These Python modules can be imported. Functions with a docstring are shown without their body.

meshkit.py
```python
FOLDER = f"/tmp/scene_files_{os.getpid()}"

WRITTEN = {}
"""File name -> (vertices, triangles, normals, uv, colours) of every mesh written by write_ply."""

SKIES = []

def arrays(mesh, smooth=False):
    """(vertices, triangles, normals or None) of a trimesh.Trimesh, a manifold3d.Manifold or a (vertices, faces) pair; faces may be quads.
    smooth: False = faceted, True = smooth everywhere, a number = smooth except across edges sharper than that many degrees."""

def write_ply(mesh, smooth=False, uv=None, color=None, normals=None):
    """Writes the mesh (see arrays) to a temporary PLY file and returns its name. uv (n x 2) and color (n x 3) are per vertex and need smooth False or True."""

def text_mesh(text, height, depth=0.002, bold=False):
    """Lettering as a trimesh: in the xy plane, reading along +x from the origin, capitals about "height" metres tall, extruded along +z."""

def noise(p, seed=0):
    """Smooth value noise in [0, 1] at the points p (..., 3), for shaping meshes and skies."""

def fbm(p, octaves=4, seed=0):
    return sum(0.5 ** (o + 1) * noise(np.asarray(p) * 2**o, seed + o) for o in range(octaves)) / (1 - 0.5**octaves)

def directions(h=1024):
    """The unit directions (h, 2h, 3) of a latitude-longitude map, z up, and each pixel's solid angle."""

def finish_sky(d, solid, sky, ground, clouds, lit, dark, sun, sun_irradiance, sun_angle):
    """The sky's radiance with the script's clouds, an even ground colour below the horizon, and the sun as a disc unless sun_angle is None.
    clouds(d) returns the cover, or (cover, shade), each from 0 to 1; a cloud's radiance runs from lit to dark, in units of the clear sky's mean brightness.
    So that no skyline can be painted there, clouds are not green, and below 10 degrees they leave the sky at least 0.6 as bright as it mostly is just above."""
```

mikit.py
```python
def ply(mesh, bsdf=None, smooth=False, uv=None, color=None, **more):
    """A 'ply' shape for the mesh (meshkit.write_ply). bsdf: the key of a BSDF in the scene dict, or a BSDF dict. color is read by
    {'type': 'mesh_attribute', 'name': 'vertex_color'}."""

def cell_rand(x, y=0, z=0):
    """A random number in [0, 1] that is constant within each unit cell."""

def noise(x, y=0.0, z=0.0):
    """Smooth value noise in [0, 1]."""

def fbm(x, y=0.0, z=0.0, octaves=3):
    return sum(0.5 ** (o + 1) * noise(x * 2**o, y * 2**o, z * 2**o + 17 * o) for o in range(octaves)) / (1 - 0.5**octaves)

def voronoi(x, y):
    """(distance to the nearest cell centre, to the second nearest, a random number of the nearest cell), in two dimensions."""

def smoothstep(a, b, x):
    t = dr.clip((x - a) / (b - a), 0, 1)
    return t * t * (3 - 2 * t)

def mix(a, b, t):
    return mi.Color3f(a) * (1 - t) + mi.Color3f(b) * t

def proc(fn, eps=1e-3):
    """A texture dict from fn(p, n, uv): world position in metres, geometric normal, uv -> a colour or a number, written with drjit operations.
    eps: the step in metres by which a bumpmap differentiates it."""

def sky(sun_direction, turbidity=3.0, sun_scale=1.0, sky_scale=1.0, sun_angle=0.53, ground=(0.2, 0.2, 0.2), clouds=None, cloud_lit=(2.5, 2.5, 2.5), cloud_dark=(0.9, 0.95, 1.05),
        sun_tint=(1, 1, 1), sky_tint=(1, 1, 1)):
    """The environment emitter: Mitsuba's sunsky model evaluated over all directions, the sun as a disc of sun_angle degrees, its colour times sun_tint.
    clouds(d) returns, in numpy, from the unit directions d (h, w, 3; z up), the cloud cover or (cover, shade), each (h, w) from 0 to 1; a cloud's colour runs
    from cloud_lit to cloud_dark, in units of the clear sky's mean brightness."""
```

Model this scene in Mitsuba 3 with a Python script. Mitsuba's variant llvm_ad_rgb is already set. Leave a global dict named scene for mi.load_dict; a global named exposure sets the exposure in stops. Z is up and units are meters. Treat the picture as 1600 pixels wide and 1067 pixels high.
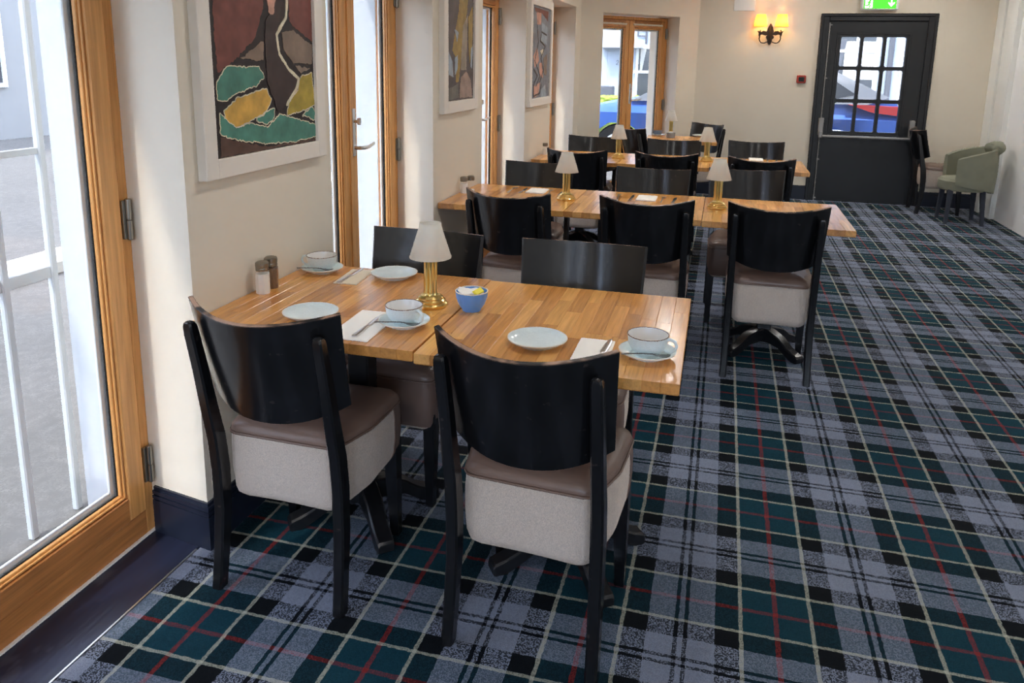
import math
import random
import numpy as np
import trimesh
import shapely
from shapely import affinity
from shapely.geometry import Polygon, LineString, box as sbox
import drjit as dr
import mitsuba as mi
import mikit
import meshkit
from mikit import noise, fbm, cell_rand, smoothstep, mix

scene, labels = {}, {}
rng = random.Random(7)

# ------------------------------------------------------------------ camera, sky, exposure
YAW, PITCH, ROLL = -0.267, 0.2045, 0.0155
CAM = np.array([1.460, -1.532, 1.509])
_f = np.array([math.sin(YAW) * math.cos(PITCH), math.cos(YAW) * math.cos(PITCH), -math.sin(PITCH)])
_r = np.array([math.cos(YAW), -math.sin(YAW), 0.0])
_u = np.cross(_r, _f)
_c, _s = math.cos(ROLL), math.sin(ROLL)
_right, _up = _c * _r + _s * _u, _c * _u - _s * _r
_m = np.eye(4)
_m[:3, 0], _m[:3, 1], _m[:3, 2], _m[:3, 3] = -_right, _up, _f, CAM
scene['camera'] = {'type': 'perspective', 'fov': math.degrees(2 * math.atan(800 / 1212.0)), 'fov_axis': 'x',
                   'principal_point_offset_x': 5.6 / 1600, 'principal_point_offset_y': 187.9 / 1067,
                   'near_clip': 0.02, 'far_clip': 500.0, 'to_world': mi.ScalarTransform4f(_m)}
SUN = np.array([-0.35, -0.80, 1.05])
scene['sky'] = mikit.sky(SUN, turbidity=3.5, sun_scale=0.24, sky_scale=2.3, sun_tint=(0.84, 0.96, 1.16), sky_tint=(0.90, 1.0, 1.10), sun_angle=4.0, ground=(0.25, 0.25, 0.25),
                         clouds=lambda d: np.clip(meshkit.fbm(d * 3.0, 4, 3) * 1.6 - 0.35, 0, 1), cloud_lit=(1.6, 1.6, 1.6), cloud_dark=(0.9, 0.95, 1.0))
exposure = 3.5
CEIL_LIGHT = 11.5


# ------------------------------------------------------------------ helpers
def lin(r, g, b):
    c = np.array([r, g, b], float) / 255
    return [float(x) for x in np.where(c <= 0.04045, c / 12.92, ((c + 0.055) / 1.055) ** 2.4)]


def rgb(r, g, b):
    return {'type': 'rgb', 'value': lin(r, g, b)}


def mat(name, col, rough=0.5, bump=None, bscale=None, two=True, **kw):
    d = {'type': 'principled', 'base_color': col if isinstance(col, dict) else rgb(*col), 'roughness': rough, **kw}
    if bump is not None:
        d = {'type': 'bumpmap', 'arbitrary': mikit.proc(bump, 5e-4), 'scale': bscale, 'bsdf': d}
    scene[name] = {'type': 'twosided', 'bsdf': d} if two else d
    return name


def numbered(key, table=None):
    table = labels if table is None else table
    if key not in table and key not in scene:
        return key
    n = 1
    while f'{key}_{n:03d}' in table or f'{key}_{n:03d}' in scene:
        n += 1
    return f'{key}_{n:03d}'


_used = set()


def thing(name, label, cat=None, group=None, kind=None):
    key, n = name, 0
    while key in _used:
        n += 1
        key = f'{name}_{n:03d}'
    _used.add(key)
    labels[key] = {'label': label}
    if cat:
        labels[key]['category'] = cat
    if group:
        labels[key]['group'] = group
    if kind:
        labels[key]['kind'] = kind
    return key


def part(parent, name, mesh, m, smooth=30, label=None, **kw):
    base = f'{parent}__{name}'
    key, n = base, 0
    while key in scene:
        n += 1
        key = f'{base}_{n:03d}'
    scene[key] = mesh if isinstance(mesh, dict) else mikit.ply(mesh, m, smooth=smooth, **kw)
    if label:
        labels[key] = {'label': label}
    return key


def own(key, mesh, m, smooth=30, **kw):
    """The thing's own mesh."""
    scene[key] = mikit.ply(mesh, m, smooth=smooth, **kw)
    return key


def TM(x=0, y=0, z=0, rz=0, sx=1):
    a = math.radians(rz)
    m = np.eye(4)
    m[:3, :3] = np.array([[math.cos(a), -math.sin(a), 0], [math.sin(a), math.cos(a), 0], [0, 0, 1]]) * sx
    m[:3, 3] = x, y, z
    return m


class Proto:
    """A thing built once: parts (path, ply dict, label); place() adds a copy under its own key."""

    def __init__(self):
        self.parts = []

    def add(self, path, mesh, m, smooth=30, label=None):
        base, n, names = path, 0, {p[0] for p in self.parts}
        while path in names:
            n += 1
            path = f'{base}_{n:03d}'
        self.parts.append((path, mikit.ply(mesh, m, smooth=smooth), label))
        return path

    def place(self, name, label, cat, m, group=None, skip=()):
        key = thing(name, label, cat, group)
        t = mi.ScalarTransform4f(m)
        for path, d, lab in self.parts:
            if path in skip:
                continue
            k = f'{key}__{path}' if path else key
            scene[k] = {**d, 'to_world': t}
            if lab:
                labels[k] = {'label': lab}
        return key


cat_ = trimesh.util.concatenate
_tpl = {}


def cbox(x0, x1, y0, y1, z0, z1, c=0.002):
    """A box with chamfered edges."""
    if 'f' not in _tpl:
        S, A = [], []
        for sx in (-1, 1):
            for sy in (-1, 1):
                for sz in (-1, 1):
                    for ax in range(3):
                        S.append((sx, sy, sz))
                        A.append(ax)
        _tpl['S'], _tpl['A'] = np.array(S, float), np.array(A)
        v = _tpl['S'] * 0.8
        v[np.arange(24), _tpl['A']] = _tpl['S'][np.arange(24), _tpl['A']]
        pts = v * 1.0
        h = trimesh.Trimesh(pts, trimesh.convex.convex_hull(pts, qhull_options='QbB Pp Qt').faces, process=False) if False else None
        from scipy.spatial import ConvexHull
        hull = ConvexHull(pts)
        f = hull.simplices.copy()
        n = np.cross(pts[f[:, 1]] - pts[f[:, 0]], pts[f[:, 2]] - pts[f[:, 0]])
        flip = (n * pts[f].mean(1)).sum(1) < 0
        f[flip] = f[flip][:, ::-1]
        _tpl['f'] = f
    S, A = _tpl['S'], _tpl['A']
    half = np.array([x1 - x0, y1 - y0, z1 - z0]) / 2
    c = min(c, 0.45 * half.min())
    v = S * (half - c)
    i = np.arange(24)
    v[i, A] = S[i, A] * half[A]
    v = v + np.array([x0 + x1, y0 + y1, z0 + z1]) / 2
    return trimesh.Trimesh(v, _tpl['f'], process=False)


def bx(x0, x1, y0, y1, z0, z1):
    m = trimesh.creation.box(extents=(x1 - x0, y1 - y0, z1 - z0))
    m.apply_translation([(x0 + x1) / 2, (y0 + y1) / 2, (z0 + z1) / 2])
    return m


def extr(poly, z0, z1):
    if poly.geom_type == 'MultiPolygon':
        return cat_([extr(g, z0, z1) for g in poly.geoms])
    m = trimesh.creation.extrude_polygon(poly, z1 - z0, engine='earcut')
    m.apply_translation([0, 0, z0])
    return m


def lathe(profile, n=32, center=(0, 0, 0), closed_ok=True):
    p = np.array(profile, float)
    a = np.arange(n) * 2 * np.pi / n
    v = np.stack([p[:, None, 0] * np.cos(a), p[:, None, 0] * np.sin(a), np.repeat(p[:, 1:2], n, 1)], -1).reshape(-1, 3)
    i, j = np.meshgrid(np.arange(len(p) - 1), np.arange(n), indexing='ij')
    q = np.stack([i * n + j, i * n + (j + 1) % n, (i + 1) * n + (j + 1) % n, (i + 1) * n + j], -1).reshape(-1, 4)
    f = np.vstack([q[:, [0, 1, 2]], q[:, [0, 2, 3]]])
    m = trimesh.Trimesh(v + np.array(center), f, process=False)
    m.update_faces(m.area_faces > 1e-12)
    return m


def tube(pts, r, sides=8, caps=True):
    p = np.asarray(pts, float)
    rr = np.broadcast_to(r, (len(p),)).astype(float)
    t = np.gradient(p, axis=0)
    t /= np.linalg.norm(t, axis=1, keepdims=True) + 1e-12
    a0 = np.array([0, 0, 1.0]) if abs(t[0, 2]) < 0.9 else np.array([1.0, 0, 0])
    rings = []
    a = np.cross(t[0], a0)
    for k in range(len(p)):
        a = a - t[k] * (a @ t[k])
        a /= np.linalg.norm(a)
        b = np.cross(t[k], a)
        an = np.arange(sides) * 2 * np.pi / sides
        rings.append(p[k] + rr[k] * (np.cos(an)[:, None] * a + np.sin(an)[:, None] * b))
    return loft(rings, caps)


def loft(rings, caps=True):
    rings = [np.asarray(r, float) for r in rings]
    n = len(rings[0])
    v = np.vstack(rings)
    i, j = np.meshgrid(np.arange(len(rings) - 1), np.arange(n), indexing='ij')
    q = np.stack([i * n + j, i * n + (j + 1) % n, (i + 1) * n + (j + 1) % n, (i + 1) * n + j], -1).reshape(-1, 4)
    f = [q[:, [0, 1, 2]], q[:, [0, 2, 3]]]
    if caps:
        k = len(v)
        v = np.vstack([v, rings[0].mean(0), rings[-1].mean(0)])
        e = (len(rings) - 1) * n
        jj = np.arange(n)
        f += [np.stack([(jj + 1) % n, jj, 0 * jj + k], 1), np.stack([e + jj, e + (jj + 1) % n, 0 * jj + k + 1], 1)]
    m = trimesh.Trimesh(v, np.vstack(f), process=False)
    if m.volume < 0:
        m.invert()
    return m


def rect_ring(cx, cy, hx, hy, z):
    return [(cx - hx, cy - hy, z), (cx + hx, cy - hy, z), (cx + hx, cy + hy, z), (cx - hx, cy + hy, z)]


def xf(mesh, m):
    c = mesh.copy()
    c.apply_transform(m)
    return c


def frame_tf(origin, ex, ez=(0, 0, 1)):
    """Local x along ex (horizontal), local y = into the wall (ez x ex), local z up."""
    ex = np.array(ex, float) / np.linalg.norm(ex)
    ez = np.array(ez, float)
    ey = np.cross(ez, ex)
    m = np.eye(4)
    m[:3, 0], m[:3, 1], m[:3, 2], m[:3, 3] = ex, ey, ez, origin
    return m


def ring_frame(x0, x1, z0, z1, w, y0, y1, wb=None, wt=None):
    wb = w if wb is None else wb
    wt = w if wt is None else wt
    c = 0.002
    return cat_([cbox(x0, x0 + w, y0, y1, z0, z1, c), cbox(x1 - w, x1, y0, y1, z0, z1, c),
                 cbox(x0 + w, x1 - w, y0, y1, z0, z0 + wb, c), cbox(x0 + w, x1 - w, y0, y1, z1 - wt, z1, c)])


# ------------------------------------------------------------------ materials
def C(r, g, b):
    return mi.Color3f(*lin(r, g, b))


S_T, U0 = 0.505, 0.3556
PILE = {'L': lin(126, 134, 152), 'T': lin(18, 54, 66), 'D': lin(12, 17, 22), 'W': lin(166, 168, 154), 'R': lin(122, 44, 46), 'K': lin(14, 19, 26)}


def tartan(p, n, uv):
    def yarn(d, red):
        c = mix(PILE['T'], PILE['D'], mi.Float(d > 0.200))
        c = mix(c, PILE['L'], mi.Float(d > 0.322))
        e = dr.abs(d - 0.5)
        c = mix(c, PILE['K'], mi.Float((e > 0.014) & (e < 0.036)))
        c = mix(c, PILE['W'], mi.Float((d > 0.176) & (d < 0.198)))
        return mix(c, PILE['R'], mi.Float(d < 0.014))

    u, v = p.x / S_T - U0, p.y / S_T
    wob = 0.006 * (noise(p.x * 90, p.y * 90, 3) - 0.5)
    du, dv = dr.abs(u + wob - dr.round(u + wob)), dr.abs(v + wob - dr.round(v + wob))
    cu, cv = yarn(du, 0), yarn(dv, 0)
    bl = dr.select((du < 0.2) | (dv < 0.2), 0.34, 0.14)
    cu, cv = mix(cu, cv, bl), mix(cv, cu, bl)
    q = 330.0
    k = cell_rand(p.x * q, p.y * q, 1)
    wu = mi.Float(0.5)
    wu = dr.select(((dv > 0.176) & (dv < 0.198)), 0.26, wu)
    eu, ev = dr.abs(du - 0.5), dr.abs(dv - 0.5)
    wu = dr.select((ev > 0.014) & (ev < 0.036), 0.30, wu)
    wu = dr.select((eu > 0.014) & (eu < 0.036), 0.70, wu)
    wu = dr.select(dv < 0.014, 0.78, wu)
    wu = dr.select(((du > 0.176) & (du < 0.198)) & ~((dv > 0.176) & (dv < 0.198)), 0.74, wu)
    wu = dr.select(du < 0.014, 0.68, wu)
    c = mix(cv, cu, mi.Float(k < wu))
    g = 0.80 + 0.4 * cell_rand(p.x * 520, p.y * 520, 5)
    return c * g * (0.84 + 0.16 * fbm(p.x * 3, p.y * 3, 1))


mat('mat_carpet', mikit.proc(tartan), 0.95, bump=lambda p, n, uv: noise(p.x * 420, p.y * 420, 2) + 0.5 * noise(p.x * 140, p.y * 140, 7), bscale=0.0012, specular=0.1, sheen=0.3)
mat('mat_paint', mikit.proc(lambda p, n, uv: C(224, 214, 196) * (0.985 + 0.03 * fbm(p.x * 1.7 + p.y, p.y * 1.3 - p.x, p.z * 1.5))), 0.6,
    bump=lambda p, n, uv: noise(p.x * 60 + p.y * 60, p.z * 60, p.y * 20), bscale=0.0004, specular=0.3)
mat('mat_white_paint', (244, 243, 240), 0.6)
mat('mat_ceiling', (236, 232, 224), 0.8)
mat('mat_white', (233, 233, 228), 0.45)
mat('mat_outer_white', (184, 190, 195), 0.7)
mat('mat_navy', mikit.proc(lambda p, n, uv: C(27, 33, 48) * (0.85 + 0.3 * fbm(p.x * 6, p.y * 6, p.z * 6))), 0.32)


def board(p, n, uv):
    g = fbm(p.x * 60, p.y * 5, 1, octaves=4)
    s = smoothstep(0.62, 0.75, fbm(p.x * 14, p.y * 9, 4, octaves=4))
    return mix(C(32, 38, 60) * (0.8 + 0.4 * g), C(74, 78, 92), 0.45 * s)


mat('mat_board', mikit.proc(board), 0.33, bump=lambda p, n, uv: fbm(p.x * 90, p.y * 8, 2), bscale=0.0010)


def wood_fn(base, dark, axis, s=1.0, off=0.0):
    def fn(p, n, uv):
        a, b, l = {'x': (p.y, p.z, p.x), 'y': (p.x, p.z, p.y), 'z': (p.x, p.y, p.z)}[axis]
        w = fbm(a * 9 * s + off, b * 9 * s, l * 1.3 * s + off)
        g = noise(a * 150 * s + 9 * w + off, b * 150 * s, l * 5 * s)
        h = noise(a * 420 * s + off, b * 420 * s, l * 16 * s)
        r = 0.5 + 0.5 * dr.sin((a + b) * 120 * s + 22 * w + off)
        return mix(C(*base), C(*dark), dr.clip(0.45 * g + 0.30 * r * w + 0.25 * h, 0, 1))
    return fn


mat('mat_pine', mikit.proc(wood_fn((236, 174, 104), (176, 114, 56), 'z', 0.8)), 0.33, clearcoat=0.5, clearcoat_gloss=0.8)
mat('mat_pine_rail', mikit.proc(wood_fn((206, 138, 78), (146, 88, 44), 'y', 0.8)), 0.33, clearcoat=0.4, clearcoat_gloss=0.8)
OAK = [((226, 164, 90), (172, 112, 50)), ((212, 150, 80), (150, 94, 42)), ((234, 178, 104), (184, 124, 60)), ((200, 138, 70), (136, 82, 36)), ((220, 156, 80), (162, 100, 42)), ((230, 172, 94), (156, 100, 46))]
for i, (a, b) in enumerate(OAK):
    mat(f'mat_oak_{i}', mikit.proc(wood_fn(a, b, 'y', 1.0, 3.7 * i)), 0.19, clearcoat=1.0, clearcoat_gloss=0.90, specular=0.8)


def oak_top(p, n, uv):
    col = dr.floor(p.x / 0.047)
    y = p.y / 0.30 + cell_rand(col, 3) * 7
    k = cell_rand(col, dr.floor(y), 9)
    j = mi.Float((dr.abs(p.x / 0.047 - dr.round(p.x / 0.047)) < 0.02) | (dr.abs(y - dr.round(y)) < 0.005))
    g = noise(p.x * 150, p.y * 5, col)
    c = mix(C(228, 166, 92), C(168, 108, 50), dr.clip(0.9 * k, 0, 1)) * (0.8 + 0.35 * g)
    return c * (1 - 0.35 * j)


mat('mat_oak_far', mikit.proc(oak_top), 0.19, clearcoat=1.0, clearcoat_gloss=0.90, specular=0.8)


def black_wood(p, n, uv):
    s = smoothstep(0.74, 0.80, fbm(p.x * 40, p.y * 40, p.z * 40, octaves=4))
    return mix(C(11, 12, 15) * (0.8 + 0.4 * noise(p.x * 30 + p.y * 30, p.z * 5)), C(70, 60, 56), 0.35 * s)


mat('mat_black_wood', mikit.proc(black_wood), 0.20, specular=0.5, clearcoat=0.6, clearcoat_gloss=0.90)
mat('mat_worn_edge', mikit.proc(lambda p, n, uv: mix(C(28, 24, 24), C(168, 132, 108), smoothstep(0.36, 0.6, fbm(p.x * 22, p.y * 22, p.z * 22)))), 0.4)
mat('mat_leather', mikit.proc(lambda p, n, uv: C(114, 93, 83) * (0.8 + 0.4 * fbm(p.x * 12, p.y * 12, p.z * 12))), 0.34, bump=lambda p, n, uv: noise(p.x * 300, p.y * 300, p.z * 300), bscale=0.0003, specular=0.5)
mat('mat_fabric', mikit.proc(lambda p, n, uv: C(192, 178, 166) * (0.82 + 0.3 * cell_rand((p.x + p.y) * 420, p.z * 420, (p.x - p.y) * 420) + 0.06 * fbm(p.x * 9, p.y * 9, p.z * 9))), 0.9, sheen=0.4, specular=0.15)
mat('mat_black_metal', (20, 21, 24), 0.28, specular=0.6, clearcoat=0.3)
mat('mat_steel', (226, 225, 222), 0.25, metallic=1.0)
mat('mat_hinge', (150, 146, 138), 0.32, metallic=1.0)
mat('mat_silver', (214, 214, 214), 0.16, metallic=1.0)
mat('mat_brass', (244, 216, 140), 0.13, metallic=1.0)
mat('mat_bronze', (44, 36, 30), 0.45, metallic=0.4)
mat('mat_grey_metal', (150, 148, 146), 0.4, metallic=0.5)
mat('mat_glaze', mikit.proc(lambda p, n, uv: C(218, 230, 230) * (0.93 + 0.12 * noise(p.x * 300, p.y * 300, p.z * 300))), 0.12, clearcoat=0.6, specular=0.5)
mat('mat_glaze_in', (226, 224, 220), 0.14, clearcoat=0.6)
mat('mat_rim', (120, 92, 74), 0.3)
mat('mat_rim_pale', (226, 220, 206), 0.2)
mat('mat_bowl_blue', (98, 150, 216), 0.16, clearcoat=0.6)
mat('mat_paper', (244, 240, 230), 0.8)
mat('mat_paper_cream', (226, 214, 190), 0.8)
mat('mat_yellow', (236, 216, 60), 0.5)
mat('mat_salt', (238, 236, 230), 0.9)
mat('mat_pepper', mikit.proc(lambda p, n, uv: mix(C(150, 112, 78), C(66, 48, 36), cell_rand(p.x * 900, p.y * 900, p.z * 900))), 0.9)
scene['mat_glass'] = {'type': 'thindielectric', 'int_ior': 1.5}
scene['mat_frost'] = {'type': 'principledthin', 'base_color': rgb(244, 242, 234), 'roughness': 0.6, 'diff_trans': 1.0, 'spec_trans': 0.25, 'eta': 1.3}
scene['mat_lampshade'] = {'type': 'principledthin', 'base_color': rgb(252, 198, 112), 'roughness': 0.9, 'diff_trans': 1.1}
mat('mat_gasket', (26, 28, 30), 0.6)
mat('mat_spacer', (200, 204, 204), 0.4)
mat('mat_black_door', mikit.proc(lambda p, n, uv: C(24, 26, 29) * (0.85 + 0.3 * fbm(p.x * 5, p.y * 5, p.z * 5))), 0.4)
mat('mat_frame_white', (228, 220, 208), 0.5)
mat('mat_green_velvet', mikit.proc(lambda p, n, uv: C(130, 131, 113) * (0.9 + 0.2 * fbm(p.x * 14, p.y * 14, p.z * 14))), 0.85, sheen=0.6)
mat('mat_dark_fabric', (52, 56, 66), 0.85)
mat('mat_red', (158, 50, 36), 0.4)
mat('mat_bowl_grey', (104, 116, 132), 0.2, clearcoat=0.5)
PAINTS = {'rust': (112, 62, 54), 'brown': (86, 62, 52), 'teal': (74, 128, 112), 'yellow': (206, 162, 76), 'olive': (168, 146, 58), 'taupe': (124, 106, 92), 'trunk': (54, 40, 38), 'pink': (196, 148, 128),
          'cream': (206, 196, 170), 'ochre': (150, 124, 66), 'greyb': (146, 134, 118), 'pinkg': (150, 128, 116), 'grey': (108, 104, 96), 'paleb': (150, 160, 168), 'ground': (38, 30, 30), 'violet': (86, 76, 74), 'bluegrey': (118, 120, 126)}
for k_, v_ in PAINTS.items():
    mat('paint_' + k_, mikit.proc((lambda v: lambda p, n, uv: C(*v) * (0.65 + 0.7 * fbm(p.y * 26 + p.x * 3, p.z * 26, 3, octaves=4)))(v_)), 0.5)

# ------------------------------------------------------------------ room shell
X_OUT, X_FR, Z_TOP, Z_CEIL, Y_FAR, X_R, Y_BACK = -0.43, -0.235, 2.03, 2.55, 7.82, 4.17, -4.6
OPEN = [(-1.20, 0.322), (1.174, 2.284), (3.137, 4.225), (5.116, 6.195)]
ANG0, ANG1 = np.array([0.0, 6.475]), np.array([1.118, 7.82])
ADIR = (ANG1 - ANG0) / np.linalg.norm(ANG1 - ANG0)
ALEN = float(np.linalg.norm(ANG1 - ANG0))
ANOR = np.array([-ADIR[1], ADIR[0]])          # outwards

k = thing('floor', 'carpet of dark green, blue, grey and black tartan with pale and red lines', kind='structure')
fl = Polygon([(-0.035, Y_BACK), (X_R + 0.05, Y_BACK), (X_R + 0.05, Y_FAR + 0.06), (1.1, Y_FAR + 0.06), (-0.02, 6.5)])
own(k, extr(fl, -0.02, 0.0), 'mat_carpet', smooth=False)
for (a, b) in OPEN:
    part(k, 'threshold_board', cbox(-0.238, -0.036, a - 0.0, b + 0.07, -0.02, -0.001, 0.003), 'mat_board', label='dark painted floor board in the door reveal')
part(k, 'carpet_edge', cbox(-0.038, -0.031, -1.0, 0.3, -0.02, 0.002, 0.001), 'mat_steel')


def pier_poly(y0, y1, r):
    """Footprint of the wall between two openings: inside face x = 0, splayed reveals, rebate for the frame."""
    return Polygon([(0, y0), (0, y1), (X_FR, y1 + 0.052), (X_FR - 0.07, y1 + 0.052), (X_FR - 0.07, y1 + 0.07), (X_OUT, y1 + 0.07),
                    (X_OUT, y0 - 0.02), (X_FR - 0.07, y0 - 0.02), (X_FR - 0.07, y0 + r), (X_FR, y0 + r)])


PIERS = [(OPEN[0][1], OPEN[1][0]), (OPEN[1][1], OPEN[2][0]), (OPEN[2][1], OPEN[3][0])]
near = Polygon([(0, Y_BACK - 0.3), (0, OPEN[0][0]), (X_FR, OPEN[0][0] + 0.052), (X_FR - 0.07, OPEN[0][0] + 0.052), (X_FR - 0.07, OPEN[0][0] + 0.07), (X_OUT, OPEN[0][0] + 0.07), (X_OUT, Y_BACK - 0.3)])
e0 = ANG0 + ANOR * 0.43
last = Polygon([(0, OPEN[3][1]), (0, ANG0[1]), tuple(ANG0), tuple(e0), (X_OUT, 6.68), (X_OUT, OPEN[3][1] - 0.02), (X_FR - 0.07, OPEN[3][1] - 0.02), (X_FR - 0.07, OPEN[3][1] + 0.075), (X_FR, OPEN[3][1] + 0.075)]).buffer(0)
foot = [near] + [pier_poly(a, b, r) for (a, b), r in zip(PIERS, (0.040, 0.075, 0.075))] + [last]
top_foot = Polygon([(0, Y_BACK - 0.3), (0, ANG0[1]), tuple(e0), (X_OUT, 6.68), (X_OUT, Y_BACK - 0.3)])
k = thing('wall_left', 'cream painted wall with four deep door reveals', kind='structure')
own(k, cat_([extr(p, -0.1, Z_TOP) for p in foot] + [extr(top_foot, Z_TOP, Z_CEIL + 0.1)]), 'mat_paint', smooth=False)
for (a, b) in OPEN:      # white rendered outer reveals
    part(k, 'outer_reveal', cat_([bx(X_OUT - 0.004, X_FR - 0.072, b - 0.024, b - 0.018, -0.1, Z_TOP), bx(X_OUT - 0.004, X_FR - 0.072, a + 0.068, a + 0.074, -0.1, Z_TOP)]), 'mat_outer_white', smooth=False, label='white outer reveal')

# angled wall with a window
W0, W1 = 0.30, 1.43
k = thing('wall_corner', 'cream painted angled wall around a wooden window', kind='structure')


def ang(s, d):
    return tuple(ANG0 + ADIR * s + ANOR * d)


aw = [Polygon([ang(0, 0), ang(W0, 0), ang(W0 + 0.01, 0.235), ang(W0 + 0.01, 0.305), ang(W0 + 0.03, 0.305), ang(W0 + 0.03, 0.43), ang(0, 0.43)]),
      Polygon([ang(W1, 0), ang(ALEN, 0), ang(ALEN + 0.36, 0.43), ang(W1 - 0.02, 0.43), ang(W1 - 0.02, 0.305), ang(W1 + 0.06, 0.305), ang(W1 + 0.06, 0.235)])]
awt = Polygon([ang(0, 0), ang(ALEN, 0), ang(ALEN + 0.36, 0.43), ang(0, 0.43)])
own(k, cat_([extr(p, -0.1, Z_TOP) for p in aw] + [extr(awt, Z_TOP - 0.02, Z_CEIL + 0.1)]), 'mat_paint', smooth=False)

k = thing('wall_far', 'cream far wall with the black door', kind='structure')
DX0, DX1, DZ1 = 2.43, 3.55, 2.05
own(k, cat_([bx(1.118, DX0 + 0.02, Y_FAR, Y_FAR + 0.3, -0.1, Z_CEIL + 0.1), bx(DX1 - 0.02, X_R + 0.25, Y_FAR, Y_FAR + 0.3, -0.1, Z_CEIL + 0.1), bx(DX0, DX1, Y_FAR, Y_FAR + 0.3, DZ1 - 0.02, Z_CEIL + 0.1)]), 'mat_paint', smooth=False)
k = thing('wall_right', 'plain pale painted wall along the aisle', kind='structure')
own(k, bx(X_R, X_R + 0.2, Y_BACK - 0.3, Y_FAR + 0.3, -0.1, Z_CEIL + 0.1), 'mat_white_paint', smooth=False)
k = thing('trim_1', 'white vertical boxed trim in the far right corner', kind='structure')
for i_, (a, b, d) in enumerate([(7.60, 7.82, 0.05), (7.42, 7.58, 0.035), (7.22, 7.38, 0.05)]):
    part(k, 'panel', cbox(X_R - d, X_R + 0.01, a, b, 0.0, Z_CEIL, 0.006), 'mat_white')
k = thing('wall_back', 'cream wall behind the room with two glazed openings', kind='structure')
BW = [(0.25, 2.0), (2.15, 3.95)]
own(k, cat_([bx(0, 0.25, Y_BACK - 0.3, Y_BACK, -0.1, Z_CEIL + 0.1), bx(2.0, 2.15, Y_BACK - 0.3, Y_BACK, -0.1, Z_CEIL + 0.1), bx(3.95, X_R, Y_BACK - 0.3, Y_BACK, -0.1, Z_CEIL + 0.1), bx(0, X_R, Y_BACK - 0.3, Y_BACK, 2.2, Z_CEIL + 0.1)]), 'mat_paint', smooth=False)
k = thing('ceiling', 'flat white ceiling', kind='structure')
own(k, bx(-0.5, X_R + 0.3, Y_BACK - 0.4, Y_FAR + 1.0, Z_CEIL, Z_CEIL + 0.15), 'mat_ceiling', smooth=False)
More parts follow.
